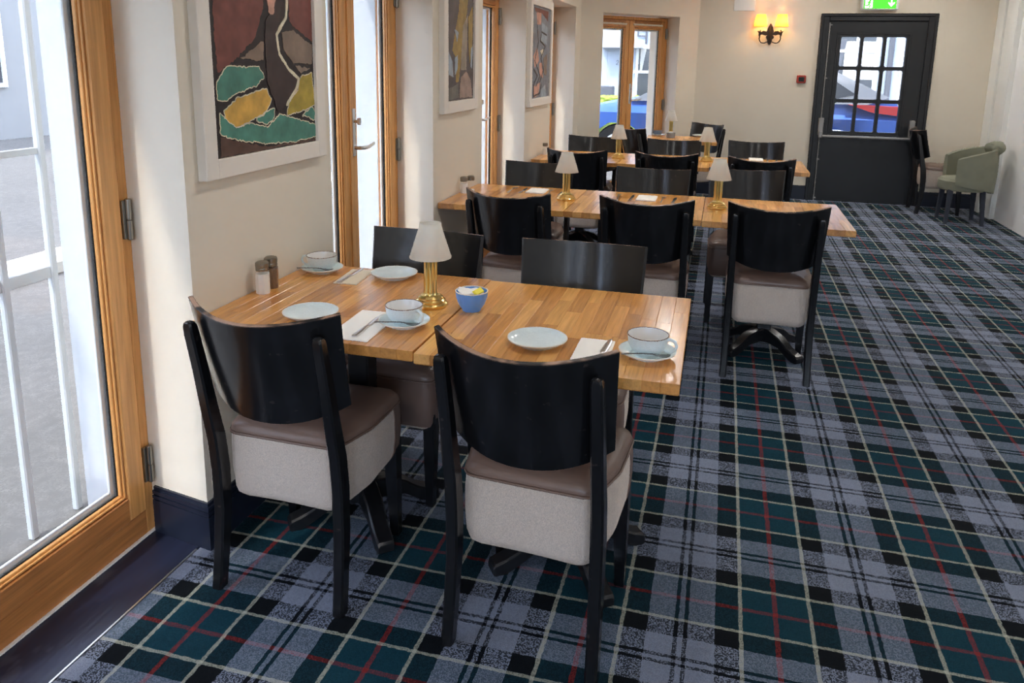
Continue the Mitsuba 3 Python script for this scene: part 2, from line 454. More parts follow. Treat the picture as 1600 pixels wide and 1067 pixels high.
# ceiling downlights (above the frame)
scene['mat_lens'] = {'type': 'diffuse', 'reflectance': rgb(240, 240, 235)}
n_ = 0
for cy in (-3.6, -2.4, 0.9, 3.4, 5.2, 7.0):
    for cx in ((1.1, 3.1) if cy < 6 else (2.0, 3.3)):
        n_ += 1
        k = thing('ceiling_light', f'round ceiling downlight {["over the aisle", "over the tables"][n_ % 2]}, {["first", "second", "third", "fourth", "fifth", "sixth"][(n_ - 1) // 2]} row from the back wall', 'light', group='ceiling downlights')
        part(k, 'trim_ring', lathe([(0.085, Z_CEIL), (0.11, Z_CEIL - 0.002), (0.112, Z_CEIL - 0.012), (0.086, Z_CEIL - 0.014), (0.085, Z_CEIL)], 32, (cx, cy, 0)), 'mat_white')
        dsk = lathe([(0.084, Z_CEIL - 0.006), (0.0001, Z_CEIL - 0.006)], 32, (cx, cy, 0))
        if dsk.face_normals[0][2] > 0:
            dsk.invert()
        part(k, 'lens', mikit.ply(dsk, 'mat_lens', emitter={'type': 'area', 'radiance': {'type': 'rgb', 'value': [CEIL_LIGHT * 1.0, CEIL_LIGHT * 0.98, CEIL_LIGHT * 0.95]}}), None)

# baseboards: stacked mouldings round each pier
clip = sbox(-0.222, -5, 0.3, 9)


def skirting(poly):
    ms = []
    for d, z0, z1 in ((0.016, 0, 0.112), (0.012, 0.112, 0.118), (0.0165, 0.118, 0.128), (0.011, 0.128, 0.133), (0.015, 0.133, 0.144), (0.008, 0.144, 0.154)):
        ms.append(extr(poly.buffer(d, join_style='mitre').difference(poly).intersection(clip), z0, z1))
    return cat_(ms)


k = thing('baseboard_left', 'navy moulded skirting board along the window wall', kind='structure')
for p in [foot[0], foot[1], foot[2], foot[3]]:
    part(k, 'skirting', skirting(p), 'mat_navy', smooth=False)
clip = clip.difference(aw[0].buffer(0.001)).difference(Polygon([ang(W0 - 0.05, 0.2), ang(W0 + 0.2, 0.2), ang(W0 + 0.2, 0.5), ang(W0 - 0.05, 0.5)]))
part(k, 'skirting', skirting(foot[4].union(Polygon([ang(0, 0), ang(W0, 0), ang(W0 + 0.01, 0.235), ang(0, 0.235)]))), 'mat_navy', smooth=False)
k = thing('baseboard_far', 'black skirting board along the far wall', kind='structure')
for a, b in ((1.13, DX0 - 0.0), (DX1, X_R)):
    part(k, 'skirting', cat_([cbox(a, b, Y_FAR - 0.018, Y_FAR, 0, 0.13, 0.002), cbox(a, b, Y_FAR - 0.012, Y_FAR, 0.13, 0.16, 0.004)]), 'mat_navy')


# ------------------------------------------------------------------ glazed doors
def french(key, tf, w, h, sill=0.0, handle=True, vents=False, threshold=True, st=0.070, fr=0.036):
    """A pair of glazed wooden leaves in a frame: local x along the wall, y towards outside (0 = inner face), z up."""
    br = 0.078
    A = lambda m: xf(m, tf)  # noqa: E731
    part(key, 'frame', A(cat_([cbox(0, fr, 0, 0.068, sill, sill + h, 0.002), cbox(w - fr, w, 0, 0.068, sill, sill + h, 0.002), cbox(fr, w - fr, 0, 0.068, sill + h - fr, sill + h, 0.002), ring_frame(0.01, w - 0.01, sill + 0.01, sill + h - 0.01, fr + 0.012, 0.045, 0.066, wb=0.095)])), 'mat_pine')
    part(key, 'sill_rail', A(cbox(fr, w - fr, 0, 0.068, sill, sill + 0.085, 0.003)), 'mat_pine_rail')
    if threshold:
        part(key, 'sealant_strip', A(cbox(0.0, w, -0.012, 0.0, sill, sill + 0.006, 0.002)), 'mat_white')
    mid = w / 2
    for side, (a, b) in enumerate(((fr + 0.003, mid - 0.0015), (mid + 0.0015, w - fr - 0.003))):
        z0, z1 = sill + 0.088, sill + h - fr - 0.003
        leaf = part(key, 'leaf', A(cat_([cbox(a, a + st, -0.007, 0.043, z0, z1, 0.004), cbox(b - st, b, -0.007, 0.043, z0, z1, 0.004)] + ([cbox(b - 0.02, b + 0.02, 0.044, 0.062, z0, z1, 0.003), cbox(b - 0.010, b + 0.013, -0.014, -0.0072, z0, z1, 0.004)] if side == 0 else []))), 'mat_pine')
        part(leaf, 'rail', A(cbox(a + st, b - st, -0.006, 0.043, z0, z0 + br, 0.003)), 'mat_pine_rail')
        part(leaf, 'rail', A(cbox(a + st, b - st, -0.006, 0.043, z1 - br, z1, 0.003)), 'mat_pine_rail')
        gx0, gx1, gz0, gz1 = a + st, b - st, z0 + br, z1 - br
        part(leaf, 'glazing_bead', A(cat_([ring_frame(gx0 + 0.0025, gx1 - 0.0025, gz0 + 0.0025, gz1 - 0.0025, 0.013, 0.007, 0.02), ring_frame(gx0 + 0.0025, gx1 - 0.0025, gz0 + 0.0025, gz1 - 0.0025, 0.006, 0.0, 0.02)])), 'mat_pine')
        part(leaf, 'gasket', A(ring_frame(gx0, gx1, gz0, gz1, 0.0168, 0.0205, 0.024)), 'mat_gasket', label='black rubber glazing seal')
        part(leaf, 'spacer', A(ring_frame(gx0 - 0.0, gx1 + 0.0, gz0, gz1, 0.034, 0.0305, 0.040)), 'mat_spacer', label='pale glazing spacer')
        part(leaf, 'pane', A(trimesh.Trimesh([(gx0, 0.027, gz0), (gx1, 0.027, gz0), (gx1, 0.027, gz1), (gx0, 0.027, gz1)], [(0, 1, 2), (0, 2, 3)], process=False)), 'mat_glass', smooth=False)
        hx = w - fr + 0.006 if side else fr - 0.006
        for hz in (0.24, 1.03, 1.83):
            if hz < sill + 0.1:
                continue
            part(leaf, 'hinge', A(cat_([lathe([(0, -0.064), (0.0085, -0.061), (0.0095, -0.058), (0.0095, -0.003), (0.007, -0.0015), (0.007, 0.0015), (0.0095, 0.003), (0.0095, 0.058), (0.0085, 0.061), (0, 0.064)], 14, (hx + (0.010 if side else -0.010), -0.016, hz)),
                                        cbox(hx - 0.008, hx + 0.008, -0.012, -0.003, hz - 0.058, hz + 0.058, 0.001)])), 'mat_hinge', label='steel butt hinge')
        if vents:
            part(leaf, 'trickle_vent', A(cat_([cbox(a + 0.05, b - 0.05, -0.014, -0.004, z1 - 0.052, z1 - 0.032, 0.003), cbox(a + 0.045, a + 0.06, -0.016, -0.004, z1 - 0.054, z1 - 0.030, 0.003)])), 'mat_paper_cream')
        if side == 1 and handle:
            hx_ = a + 0.036
            part(leaf, 'handle', A(cat_([cbox(hx_ - 0.014, hx_ + 0.014, -0.012, -0.004, 1.05, 1.275, 0.004),
                                         tube([(hx_, -0.01, 1.09), (hx_, -0.045, 1.09), (hx_ + 0.015, -0.053, 1.09), (hx_ + 0.06, -0.055, 1.091), (hx_ + 0.11, -0.052, 1.098), (hx_ + 0.135, -0.046, 1.102)], [0.009, 0.009, 0.0095, 0.009, 0.008, 0.007], 10),
                                         tube([(hx_, -0.01, 1.215), (hx_, -0.03, 1.215)], 0.008, 10), cbox(hx_ - 0.007, hx_ + 0.007, -0.045, -0.028, 1.2, 1.232, 0.003)])), 'mat_steel', label='steel lever handle with thumb turn')


names = ['nearest pair of glazed wooden doors at the left edge', 'glazed wooden double door between the large and the grey painting', 'glazed wooden double door between the two smaller paintings', 'farthest glazed wooden double door before the angled wall']
for i, (a, b) in enumerate(OPEN):
    k = thing(f'door_{i + 1}', names[i], kind='structure')
    y0, y1 = a + 0.054, b + (0.040 if i == 0 else 0.075)
    french(k, frame_tf((X_FR, y0, 0), (0, 1, 0)) @ np.diag([1, 1, 1, 1]), y1 - y0, 2.02)
k = thing('window_1', 'wooden double window in the angled wall', kind='structure')
o = ang(W0 + 0.012, 0.235)
french(k, frame_tf((o[0], o[1], 0), (ADIR[0], ADIR[1], 0)), W1 - W0 + 0.046, 2.0, handle=True, vents=True, st=0.066, fr=0.036)
for i, (a, b) in enumerate(BW):
    k = thing(f'window_{i + 2}', f'large glazed opening in the back wall, {["left", "right"][i]}', kind='structure')
    part(k, 'frame', cat_([cbox(a, a + 0.07, Y_BACK - 0.2, Y_BACK - 0.1, 0, 2.2, 0.003), cbox(b - 0.07, b, Y_BACK - 0.2, Y_BACK - 0.1, 0, 2.2, 0.003), cbox(a, b, Y_BACK - 0.2, Y_BACK - 0.1, 2.12, 2.2, 0.003), cbox(a, b, Y_BACK - 0.2, Y_BACK - 0.1, 0, 0.1, 0.003)]), 'mat_pine')
    part(k, 'pane', trimesh.Trimesh([(a, Y_BACK - 0.15, 0), (b, Y_BACK - 0.15, 0), (b, Y_BACK - 0.15, 2.2), (a, Y_BACK - 0.15, 2.2)], [(0, 1, 2), (0, 2, 3)], process=False), 'mat_glass', smooth=False)

# ------------------------------------------------------------------ black far door
k = thing('door_5', 'black fire door with nine panes and a steel panic bar', kind='structure')
part(k, 'frame', cat_([cbox(DX0 - 0.02, DX0 + 0.07, Y_FAR - 0.03, Y_FAR + 0.06, 0, DZ1 + 0.01, 0.006), cbox(DX1 - 0.07, DX1 + 0.02, Y_FAR - 0.03, Y_FAR + 0.06, 0, DZ1 + 0.01, 0.006), cbox(DX0 + 0.07, DX1 - 0.07, Y_FAR - 0.03, Y_FAR + 0.06, DZ1 - 0.07, DZ1 + 0.01, 0.006),
                       cbox(DX0 - 0.02, DX0 + 0.012, Y_FAR - 0.042, Y_FAR, 0, DZ1 + 0.01, 0.006), cbox(DX1 - 0.012, DX1 + 0.02, Y_FAR - 0.042, Y_FAR, 0, DZ1 + 0.01, 0.006), cbox(DX0, DX1, Y_FAR - 0.042, Y_FAR, DZ1 - 0.022, DZ1 + 0.01, 0.006)]), 'mat_black_door')
LX0, LX1 = DX0 + 0.068, DX1 - 0.068
leafp = shapely.geometry.box(LX0, 0.004, LX1, DZ1 - 0.072)
cols = [(2.637, 2.832), (2.866, 3.06), (3.094, 3.29)]
rows = [(0.79, 1.108), (1.146, 1.462), (1.50, 1.815)]
for c0, c1 in cols:
    for r0, r1 in rows:
        leafp = leafp.difference(shapely.geometry.box(c0 + 0.02, r0 + 0.02, c1 - 0.02, r1 - 0.02).buffer(0.02))
YX = np.array([[1, 0, 0, 0], [0, 0, -1, 0], [0, 1, 0, 0], [0, 0, 0, 1.0]])


def wallplate(poly, y0, y1):
    """A polygon in (x, z) extruded along y from y0 to y1."""
    return xf(extr(poly, 0, y1 - y0), np.array([[1, 0, 0, 0], [0, 0, -1, y1], [0, 1, 0, 0], [0, 0, 0, 1.0]]))


leaf = part(k, 'leaf', wallplate(leafp, Y_FAR - 0.005, Y_FAR + 0.045), 'mat_black_door', smooth=False)
part(leaf, 'raised_bead', cat_([cbox(2.59, 3.335, Y_FAR - 0.013, Y_FAR - 0.004, 1.84, 1.862, 0.004), cbox(2.59, 2.612, Y_FAR - 0.013, Y_FAR - 0.004, 0.75, 1.84, 0.004), cbox(3.313, 3.335, Y_FAR - 0.013, Y_FAR - 0.004, 0.75, 1.84, 0.004), cbox(2.59, 3.335, Y_FAR - 0.013, Y_FAR - 0.004, 0.745, 0.765, 0.004)]), 'mat_black_door')
for c0, c1 in cols:
    for r0, r1 in rows:
        part(leaf, 'pane', trimesh.Trimesh([(c0 - 0.005, Y_FAR + 0.02, r0 - 0.005), (c1 + 0.005, Y_FAR + 0.02, r0 - 0.005), (c1 + 0.005, Y_FAR + 0.02, r1 + 0.005), (c0 - 0.005, Y_FAR + 0.02, r1 + 0.005)], [(0, 1, 2), (0, 2, 3)], process=False), 'mat_glass', smooth=False)
yb = Y_FAR - 0.005
pb = part(k, 'panic_bar', tube([(2.53, yb - 0.075, 0.735), (3.42, yb - 0.075, 0.735)], 0.017, 12), 'mat_grey_metal', label='grey horizontal push bar')
for cx in (2.51, 3.435):
    part(pb, 'bracket', cat_([cbox(cx - 0.027, cx + 0.027, yb - 0.05, yb, 0.745, 0.935, 0.006), cbox(cx - 0.02, cx + 0.02, yb - 0.092, yb - 0.03, 0.715, 0.79, 0.008)]), 'mat_grey_metal')
rod = part(k, 'bolt_rod', tube([(2.508, yb - 0.012, 0.0), (2.508, yb - 0.012, 1.965)], 0.007, 8), 'mat_grey_metal')
for z in (0.03, 0.47, 1.37, 1.94):
    part(rod, 'guide', cbox(2.485, 2.531, yb - 0.02, yb, z - 0.008, z + 0.008, 0.003), 'mat_grey_metal')

# ------------------------------------------------------------------ tables
CW = 0.047


def table(label, x0, x1, y0, y1, rz=0, staves=True, group=None, turn=45, off=(0.0, 0.0)):
    key = thing('dining_table', label, 'table', group)
    w, d = x1 - x0, y1 - y0
    tf = TM((x0 + x1) / 2, (y0 + y1) / 2, 0, rz)
    A = lambda m: xf(m, tf)  # noqa: E731
    B = lambda m: xf(m, tf @ TM(off[0], off[1], 0))  # noqa: E731
    if staves:
        top = part(key, 'tabletop', A(cbox(-w / 2 + 0.002, w / 2 - 0.002, -d / 2 + 0.002, d / 2 - 0.002, 0.719, 0.7235, 0.001)), 'mat_oak_3')
        n = round(w / CW)
        cw = w / n
        for i in range(n):
            y = -d / 2
            L = rng.uniform(0.12, 0.38)
            while y < d / 2 - 1e-6:
                e = y + L
                if d / 2 - e < 0.10:
                    e = d / 2
                xa, xb = -w / 2 + i * cw, -w / 2 + (i + 1) * cw
                dz = rng.uniform(-0.00012, 0.00012)
                part(top, 'stave', A(cbox(xa + 0.00015, xb - 0.00015, y + 0.00015, e - 0.00015, 0.7225, 0.75 + dz, 0.0007)), f'mat_oak_{rng.randrange(6)}', smooth=False)
                y, L = e, rng.uniform(0.20, 0.42)
    else:
        part(key, 'tabletop', A(cbox(-w / 2, w / 2, -d / 2, d / 2, 0.72, 0.75, 0.0015)), 'mat_oak_far')
    part(key, 'top_plate', B(cbox(-0.18, 0.18, -0.18, 0.18, 0.712, 0.7195, 0.002)), 'mat_black_metal')
    part(key, 'column', B(cbox(-0.036, 0.036, -0.036, 0.036, 0.06, 0.713, 0.006)), 'mat_black_metal')
    for q in range(4):
        a = math.radians(turn + 90 * q)
        R = np.eye(4)
        R[:2, :2] = [[math.cos(a), -math.sin(a)], [math.sin(a), math.cos(a)]]
        rings = []
        for s, zb, zt, hw in ((0.0, 0.045, 0.125, 0.030), (0.06, 0.055, 0.12, 0.030), (0.13, 0.048, 0.098, 0.029), (0.18, 0.018, 0.062, 0.028), (0.22, 0.0, 0.045, 0.028), (0.25, 0.0, 0.036, 0.027), (0.256, 0.003, 0.028, 0.025)):
            rings.append([(s, -hw, zb), (s, hw, zb), (s, hw, zt - 0.006), (s, hw - 0.006, zt), (s, -hw + 0.006, zt), (s, -hw, zt - 0.006)])
        part(key, 'foot', B(xf(loft(rings), R)), 'mat_black_metal', smooth=35)
    return key


table('oak block dining table against the wall under the large painting, nearest left', 0.004, 0.708, 0.275, 1.0, turn=40, off=(0.02, 0.01))
table('oak block dining table at the front, its outer half nearest the aisle', 0.7125, 1.400, 0.265, 0.990, rz=0.4, turn=35, off=(0.03, -0.02))
T2Y = (2.335, 3.055)
table('oak table of the second row, against the wall under the grey painting', 0.006, 0.694, *T2Y, off=(0, -0.01))
table('middle oak table of the second row, between the two brass lamps', 0.697, 1.388, *T2Y, off=(-0.06, 0))
table('oak table at the aisle end of the second row, its corner bare', 1.391, 2.096, T2Y[0] - 0.012, T2Y[1] - 0.006, rz=0)
table('oak table of the third row against the wall under the pale figure painting', 0.02, 0.69, 4.37, 5.08, staves=False, off=(0.01, 0.01))
table('middle oak table of the third row beneath two brass lamps', 0.693, 1.38, 4.37, 5.08, staves=False, turn=0, off=(0, -0.01))
table('oak table at the door end of the third row, near the black door', 1.383, 2.085, 4.37, 5.08, staves=False, turn=0)
table('oak table in the window corner at the far end, holding crockery', 0.71, 1.40, 6.30, 6.90, rz=3, staves=False, turn=0, off=(0.01, 0))


# ------------------------------------------------------------------ dining chair
def plan(hr, hf, y0, y1, r, n=9):
    """Rounded trapezoid in plan: narrow at the rear (y0)."""
    p = Polygon([(-hr, y0), (hr, y0), (hf, y0 + 0.15), (hf, y1), (-hf, y1), (-hf, y0 + 0.15)]).buffer(-r).buffer(r, quad_segs=6)
    ring = LineString(p.exterior.coords)
    L = ring.length
    return np.array([ring.interpolate(L * i / 72).coords[0] for i in range(72)])


def scaled(pl, d, z):
    """Plan inset by d towards its centre, at height z."""
    c = np.array([0, 0.22])
    v = pl - c
    l = np.linalg.norm(v, axis=1, keepdims=True)
    q = c + v * np.maximum(1 - d / l, 0.02)
    return np.column_stack([q, np.full(len(q), z) if np.isscalar(z) else z])


PL = plan(0.168, 0.202, 0.035, 0.405, 0.035)
chair = Proto()


def zslope(pl, z, k):
    return z + k * (pl[:, 1] - 0.24)


sk = [scaled(PL, 0.05, zslope(PL, 0.272, 0.05)), scaled(PL, 0.022, zslope(PL, 0.274, 0.05)), scaled(PL, 0.008, zslope(PL, 0.286, 0.05)), scaled(PL, 0.001, zslope(PL, 0.305, 0.04)),
      scaled(PL, -0.004, zslope(PL, 0.36, 0.02)), scaled(PL, -0.004, zslope(PL, 0.42, 0)), scaled(PL, 0.0, zslope(PL, 0.462, -0.02))]
chair.add('seat_skirt', loft(sk), 'mat_fabric', 50, label='grey beige woven fabric sides of the seat')
st = [scaled(PL, 0.0, zslope(PL, 0.461, -0.02)), scaled(PL, -0.003, zslope(PL, 0.470, -0.02)), scaled(PL, 0.002, zslope(PL, 0.482, -0.02)), scaled(PL, 0.014, zslope(PL, 0.494, -0.02)), scaled(PL, 0.04, zslope(PL, 0.503, -0.02)),
      scaled(PL, 0.09, zslope(PL, 0.509, -0.02)), scaled(PL, 0.16, zslope(PL, 0.511, -0.02))]
seat = chair.add('seat', loft(st), 'mat_leather', 60, label='dark brown leather seat top')
pipe_pts = scaled(PL, -0.004, zslope(PL, 0.4625, -0.02))
chair.add('seat__piping', tube(np.vstack([pipe_pts, pipe_pts[:2]]), 0.0035, 6, caps=False), 'mat_leather', True)

HW, SAG, TH = 0.219, 0.104, 0.013


def panel_surface(ns=29, nt=12):
    s = np.linspace(-1, 1, ns)
    t = np.linspace(0, 1, nt)
    P = np.zeros((nt, ns, 3))
    for i, tt in enumerate(t):
        zt = 0.876 - 0.021 * (1 - s ** 2)
        zb = 0.602 - 0.045 * (1 - np.abs(s) ** 2.5)
        z = zb + (zt - zb) * tt
        y0 = -0.010 - (z - 0.876) * 0.20 + 0.012 * (1 - tt) ** 2
        hw = HW * (0.945 + 0.055 * tt)
        P[i, :, 0] = hw * s
        P[i, :, 1] = y0 - SAG * (1 - s ** 2) * (0.86 + 0.14 * tt)
        P[i, :, 2] = z
    return P


P_ = panel_surface()
du = np.gradient(P_, axis=1)
dv = np.gradient(P_, axis=0)
N_ = np.cross(du, dv)
N_ /= np.linalg.norm(N_, axis=2, keepdims=True)      # points to -y? fixed below
if N_[6, 14, 1] > 0:
    N_ = -N_
Fr, Bk = P_, P_ + N_ * TH                                # front (sitter's side) and back surfaces


def shell(F, B):
    nt, ns = F.shape[:2]
    v = np.vstack([F.reshape(-1, 3), B.reshape(-1, 3)])
    o = nt * ns
    i, j = np.meshgrid(np.arange(nt - 1), np.arange(ns - 1), indexing='ij')
    a, b, c, d = i * ns + j, i * ns + j + 1, (i + 1) * ns + j + 1, (i + 1) * ns + j
    q = [np.stack([a, b, c, d], -1).reshape(-1, 4), np.stack([a, d, c, b], -1).reshape(-1, 4) + o]
    per = list(range(ns)) + [k * ns + ns - 1 for k in range(1, nt)] + [(nt - 1) * ns + k for k in range(ns - 2, -1, -1)] + [k * ns for k in range(nt - 2, 0, -1)]
    per = np.array(per)
    nx = np.roll(per, -1)
    q.append(np.stack([per, per + o, nx + o, nx], -1))
    q = np.vstack(q)
    m = trimesh.Trimesh(v, np.vstack([q[:, [0, 1, 2]], q[:, [0, 2, 3]]]), process=False)
    if m.volume < 0:
        m.invert()
    return m


chair.add('backrest', shell(Fr, Bk), 'mat_black_wood', 40, label='curved black plywood backrest')
ef, eb = Fr[-1], Bk[-1]
up3 = np.array([0, 0, 0.0012])
rings = []
for j in range(ef.shape[0]):
    rings.append([ef[j] - up3, eb[j] - up3, eb[j] + up3 - N_[-1, j] * 0.002, ef[j] + up3 + N_[-1, j] * 0.002])
chair.add('backrest__worn_edge', loft(rings), 'mat_worn_edge', False, label='top edge worn to bare wood')


def post(side):
    pts = [(-0.012, 0.0, .016, .019), (0.004, 0.10, .016, .020), (0.020, 0.24, .0165, .023), (0.020, 0.36, .0165, .025), (0.010, 0.46, .0165, .024), (-0.012, 0.56, .016, .022), (-0.036, 0.68, .0155, .019), (-0.061, 0.79, .015, .017), (-0.0655, 0.812, .0145, .0155), (-0.068, 0.822, .012, .012), (-0.0685, 0.826, .007, .007)]
    rings = []
    for y, z, hx, hy in pts:
        c = 0.005
        x = side * (0.190 + 0.004 * max(0, (0.24 - z) / 0.24))
        rings.append([(x - hx + c, y - hy, z), (x + hx - c, y - hy, z), (x + hx, y - hy + c, z), (x + hx, y + hy - c, z), (x + hx - c, y + hy, z), (x - hx + c, y + hy, z), (x - hx, y + hy - c, z), (x - hx, y - hy + c, z)])
    return loft(rings)


# the front of the seat is covered in the same leather as its top
ids = [i for i in range(len(PL)) if PL[i, 1] > 0.33]
gap = max(range(len(ids)), key=lambda j: (ids[(j + 1) % len(ids)] - ids[j]) % len(PL))
ids = ids[gap + 1:] + ids[:gap + 1]
lay = ((0.010, 0.286, 0.05), (0.001, 0.305, 0.04), (-0.004, 0.36, 0.02), (-0.004, 0.42, 0.0), (0.0, 0.461, -0.02))
Fg = np.stack([scaled(PL, d - 0.0025, zslope(PL, z, kk))[ids] for d, z, kk in lay])
Bg = np.stack([scaled(PL, d + 0.0040, zslope(PL, z, kk))[ids] for d, z, kk in lay])
chair.add('seat_front', shell(Fg, Bg), 'mat_leather', 50, label='dark leather front of the seat')
for sd in (-1, 1):
    chair.add('rear_leg', post(sd), 'mat_black_wood', 30)
for sd in (-1, 1):
    rings = []
    for z, h in ((0.0, 0.0135), (0.1, 0.016), (0.2, 0.019), (0.3, 0.021), (0.34, 0.021)):
        x, y = sd * (0.186 - 0.01 * z), 0.378 - 0.04 * z
        rings.append(rect_ring(x, y, h, h, z))
    chair.add('front_leg', loft(rings), 'mat_black_wood', 30)

CH = [  # x, y of the rear feet, turn, label, group
    (0.335, 0.182, -1, 'black dining chair at the front left, its back to the near glazed door'),
    (1.046, 0.152, -4.0, 'black dining chair at the front right, nearest the bottom edge, back turned to the viewer'),
    (0.410, 1.130, 177, 'black dining chair across the front table beside the frosted lamp, facing the viewer'),
    (1.008, 1.130, 180.5, 'black dining chair across the front table behind the plate and white cup, facing the viewer'),
    (0.455, 2.145, -7, 'black dining chair seen from behind under the grey painting, second row'),
    (1.130, 2.195, 0, 'black dining chair seen from behind between the two second row lamps'),
    (1.735, 2.235, 0, 'black dining chair seen from behind at the aisle end of the second row'),
    (0.342, 3.280, 180, 'black dining chair facing the viewer behind the salt shaker of the second row'),
    (1.065, 3.260, 179, 'black dining chair facing the viewer behind the middle napkin of the second row'),
    (1.622, 3.420, 181, 'black dining chair facing the viewer behind the right lamp of the second row'),
    (0.430, 4.150, 1, 'black dining chair seen from behind, leftmost of the third row'),
    (1.080, 4.180, 0, 'black dining chair seen from behind, middle of the third row'),
    (1.735, 4.130, -1, 'black dining chair seen from behind at the aisle end of the third row'),
    (0.380, 5.200, 180, 'black dining chair facing the viewer, leftmost behind the third row table'),
    (1.070, 5.170, 180, 'black dining chair facing the viewer, middle behind the third row table'),
    (1.740, 5.300, 180, 'black dining chair facing the viewer before the cream wall, nearest the black door'),
    (0.600, 6.340, -50, 'black dining chair turned to the window corner table, before the blue car outside'),
    (1.285, 7.160, 139, 'black dining chair in the far corner, at the window table beside the cream wall'),
    (3.480, 7.500, -90, 'black dining chair beside the black door, turned sideways to the green armchair'),
]
for x, y, a, lab in CH:
    chair.place('dining_chair', lab, 'chair', TM(x, y, 0, a), 'black dining chairs')

# ------------------------------------------------------------------ table lamps
lamp = Proto()
prof = [(0, 0), (0.052, 0), (0.0535, 0.004), (0.0535, 0.010), (0.049, 0.013), (0.0465, 0.0145), (0.0465, 0.020), (0.041, 0.023), (0.039, 0.0245), (0.039, 0.029), (0.033, 0.033), (0.030, 0.036), (0, 0.036)]
lamp.add('base', lathe(prof, 40), 'mat_brass', 40, label='stepped round brass base')
rings = []
for z, s in ((0.035, 1.25), (0.038, 1.1), (0.046, 1.0), (0.16, 1.0), (0.172, 1.0), (0.178, 1.15), (0.182, 1.15)):
    an = np.arange(72) * 2 * np.pi / 72
    r = s * (0.0165 + 0.0055 * np.abs(np.cos(3 * an)) ** 0.7)
    rings.append(np.stack([r * np.cos(an), r * np.sin(an), np.full(72, z)], -1))
lamp.add('stem', loft(rings), 'mat_brass', 50, label='fluted brass stem')
lamp.add('stem__candle_cup', lathe([(0, 0.182), (0.02, 0.182), (0.021, 0.20), (0.018, 0.20), (0.018, 0.19), (0, 0.19)], 20), 'mat_salt', 30, label='pale candle holder inside the shade')
lamp.add('shade', lathe([(0.0635, 0.158), (0.0645, 0.160), (0.0335, 0.258), (0.0325, 0.264)], 48), 'mat_frost', True, label='frosted white glass shade')
lamp.add('shade__rim', cat_([lathe([(0.0620, 0.156), (0.0655, 0.1565), (0.0655, 0.1595), (0.0620, 0.1595), (0.0620, 0.156)], 48), lathe([(0.0315, 0.262), (0.0338, 0.262), (0.0338, 0.2655), (0.0315, 0.2655), (0.0315, 0.262)], 48)]), 'mat_frost', 30)
lamp.add('shade__collar', lathe([(0.029, 0.243), (0.0372, 0.243), (0.0362, 0.247), (0.029, 0.247), (0.029, 0.243)], 40), 'mat_paper', 30, label='pale ring near the top of the shade')
for x, y, lab in [(0.611, 0.660, 'brass table lamp with frosted glass shade on the front table beside the blue bowl'),
                  (0.640, 2.680, 'brass table lamp on the second row table, left of the middle napkin'),
                  (1.458, 2.700, 'brass table lamp on the second row table beside the chair at the aisle end'),
                  (0.660, 4.720, 'brass table lamp on the third row table before the window'),
                  (1.350, 4.790, 'brass table lamp on the third row table before the cream wall'),
                  (0.925, 6.930, 'small brass table lamp on the far window corner table')]:
    lamp.place('table_lamp', lab, 'lamp', TM(x, y, 0.75), 'brass table lamps')

# ------------------------------------------------------------------ crockery
plate = Proto()
plate.add('', lathe([(0, 0.004), (0.045, 0.004), (0.048, 0.0), (0.052, 0.0), (0.056, 0.005), (0.072, 0.011), (0.0815, 0.0175), (0.0815, 0.0200), (0.070, 0.0145), (0.054, 0.0085), (0.0, 0.0075)], 56), 'mat_glaze', 50)
plate.add('rim', lathe([(0.0800, 0.0165), (0.0822, 0.0175), (0.0825, 0.0198), (0.0800, 0.0206), (0.0800, 0.0165)], 56), 'mat_rim_pale', True, label='cream unglazed rim')
for x, y, lab in [(0.312, 0.445, 'pale blue plate at the place of the front left chair'), (0.372, 0.922, 'pale blue plate near the frosted lamp, beside the cream napkin'), (1.010, 0.432, 'pale blue plate in front of the front right chair, fully in view')]:
    plate.place('side_plate', lab, 'plate', TM(x, y, 0.75), 'pale blue side plates')
plate.place('side_plate', 'pale plate on the far window corner table', 'plate', TM(1.235, 6.90, 0.75), 'pale blue side plates')

cup = Proto()
cup.add('', lathe([(0, 0.004), (0.026, 0.004), (0.028, 0.0), (0.031, 0.0), (0.032, 0.006), (0.043, 0.018), (0.051, 0.034), (0.0545, 0.056), (0.0525, 0.056), (0.049, 0.035), (0.041, 0.021), (0.029, 0.010), (0, 0.009)], 44), 'mat_glaze', 50)
cup.add('rim', lathe([(0.0524, 0.0557), (0.0546, 0.0555), (0.0547, 0.0568), (0.0535, 0.0574), (0.0523, 0.0568), (0.0524, 0.0557)], 44), 'mat_rim', True, label='brown rim line')
cup.add('handle', tube([(0.049, 0, 0.048), (0.060, 0, 0.051), (0.072, 0, 0.047), (0.077, 0, 0.036), (0.073, 0, 0.024), (0.062, 0, 0.017), (0.046, 0, 0.018)], 0.0042, 10), 'mat_glaze', True)
cup.add('inner_glaze', lathe([(0.0522, 0.055), (0.0487, 0.0345), (0.0405, 0.0205), (0.0285, 0.0105), (0.0001, 0.0094)], 44), 'mat_glaze_in', True)
saucer = Proto()
saucer.add('', lathe([(0, 0.003), (0.036, 0.003), (0.038, 0.0), (0.042, 0.0), (0.045, 0.004), (0.062, 0.010), (0.0745, 0.0175), (0.0740, 0.0200), (0.061, 0.0135), (0.043, 0.0072), (0.030, 0.0055), (0.0, 0.0055)], 48), 'mat_glaze', 50)
saucer.add('rim', lathe([(0.0730, 0.0165), (0.0750, 0.0172), (0.0752, 0.0196), (0.0732, 0.0205), (0.0730, 0.0165)], 48), 'mat_rim_pale', True, label='cream unglazed rim')


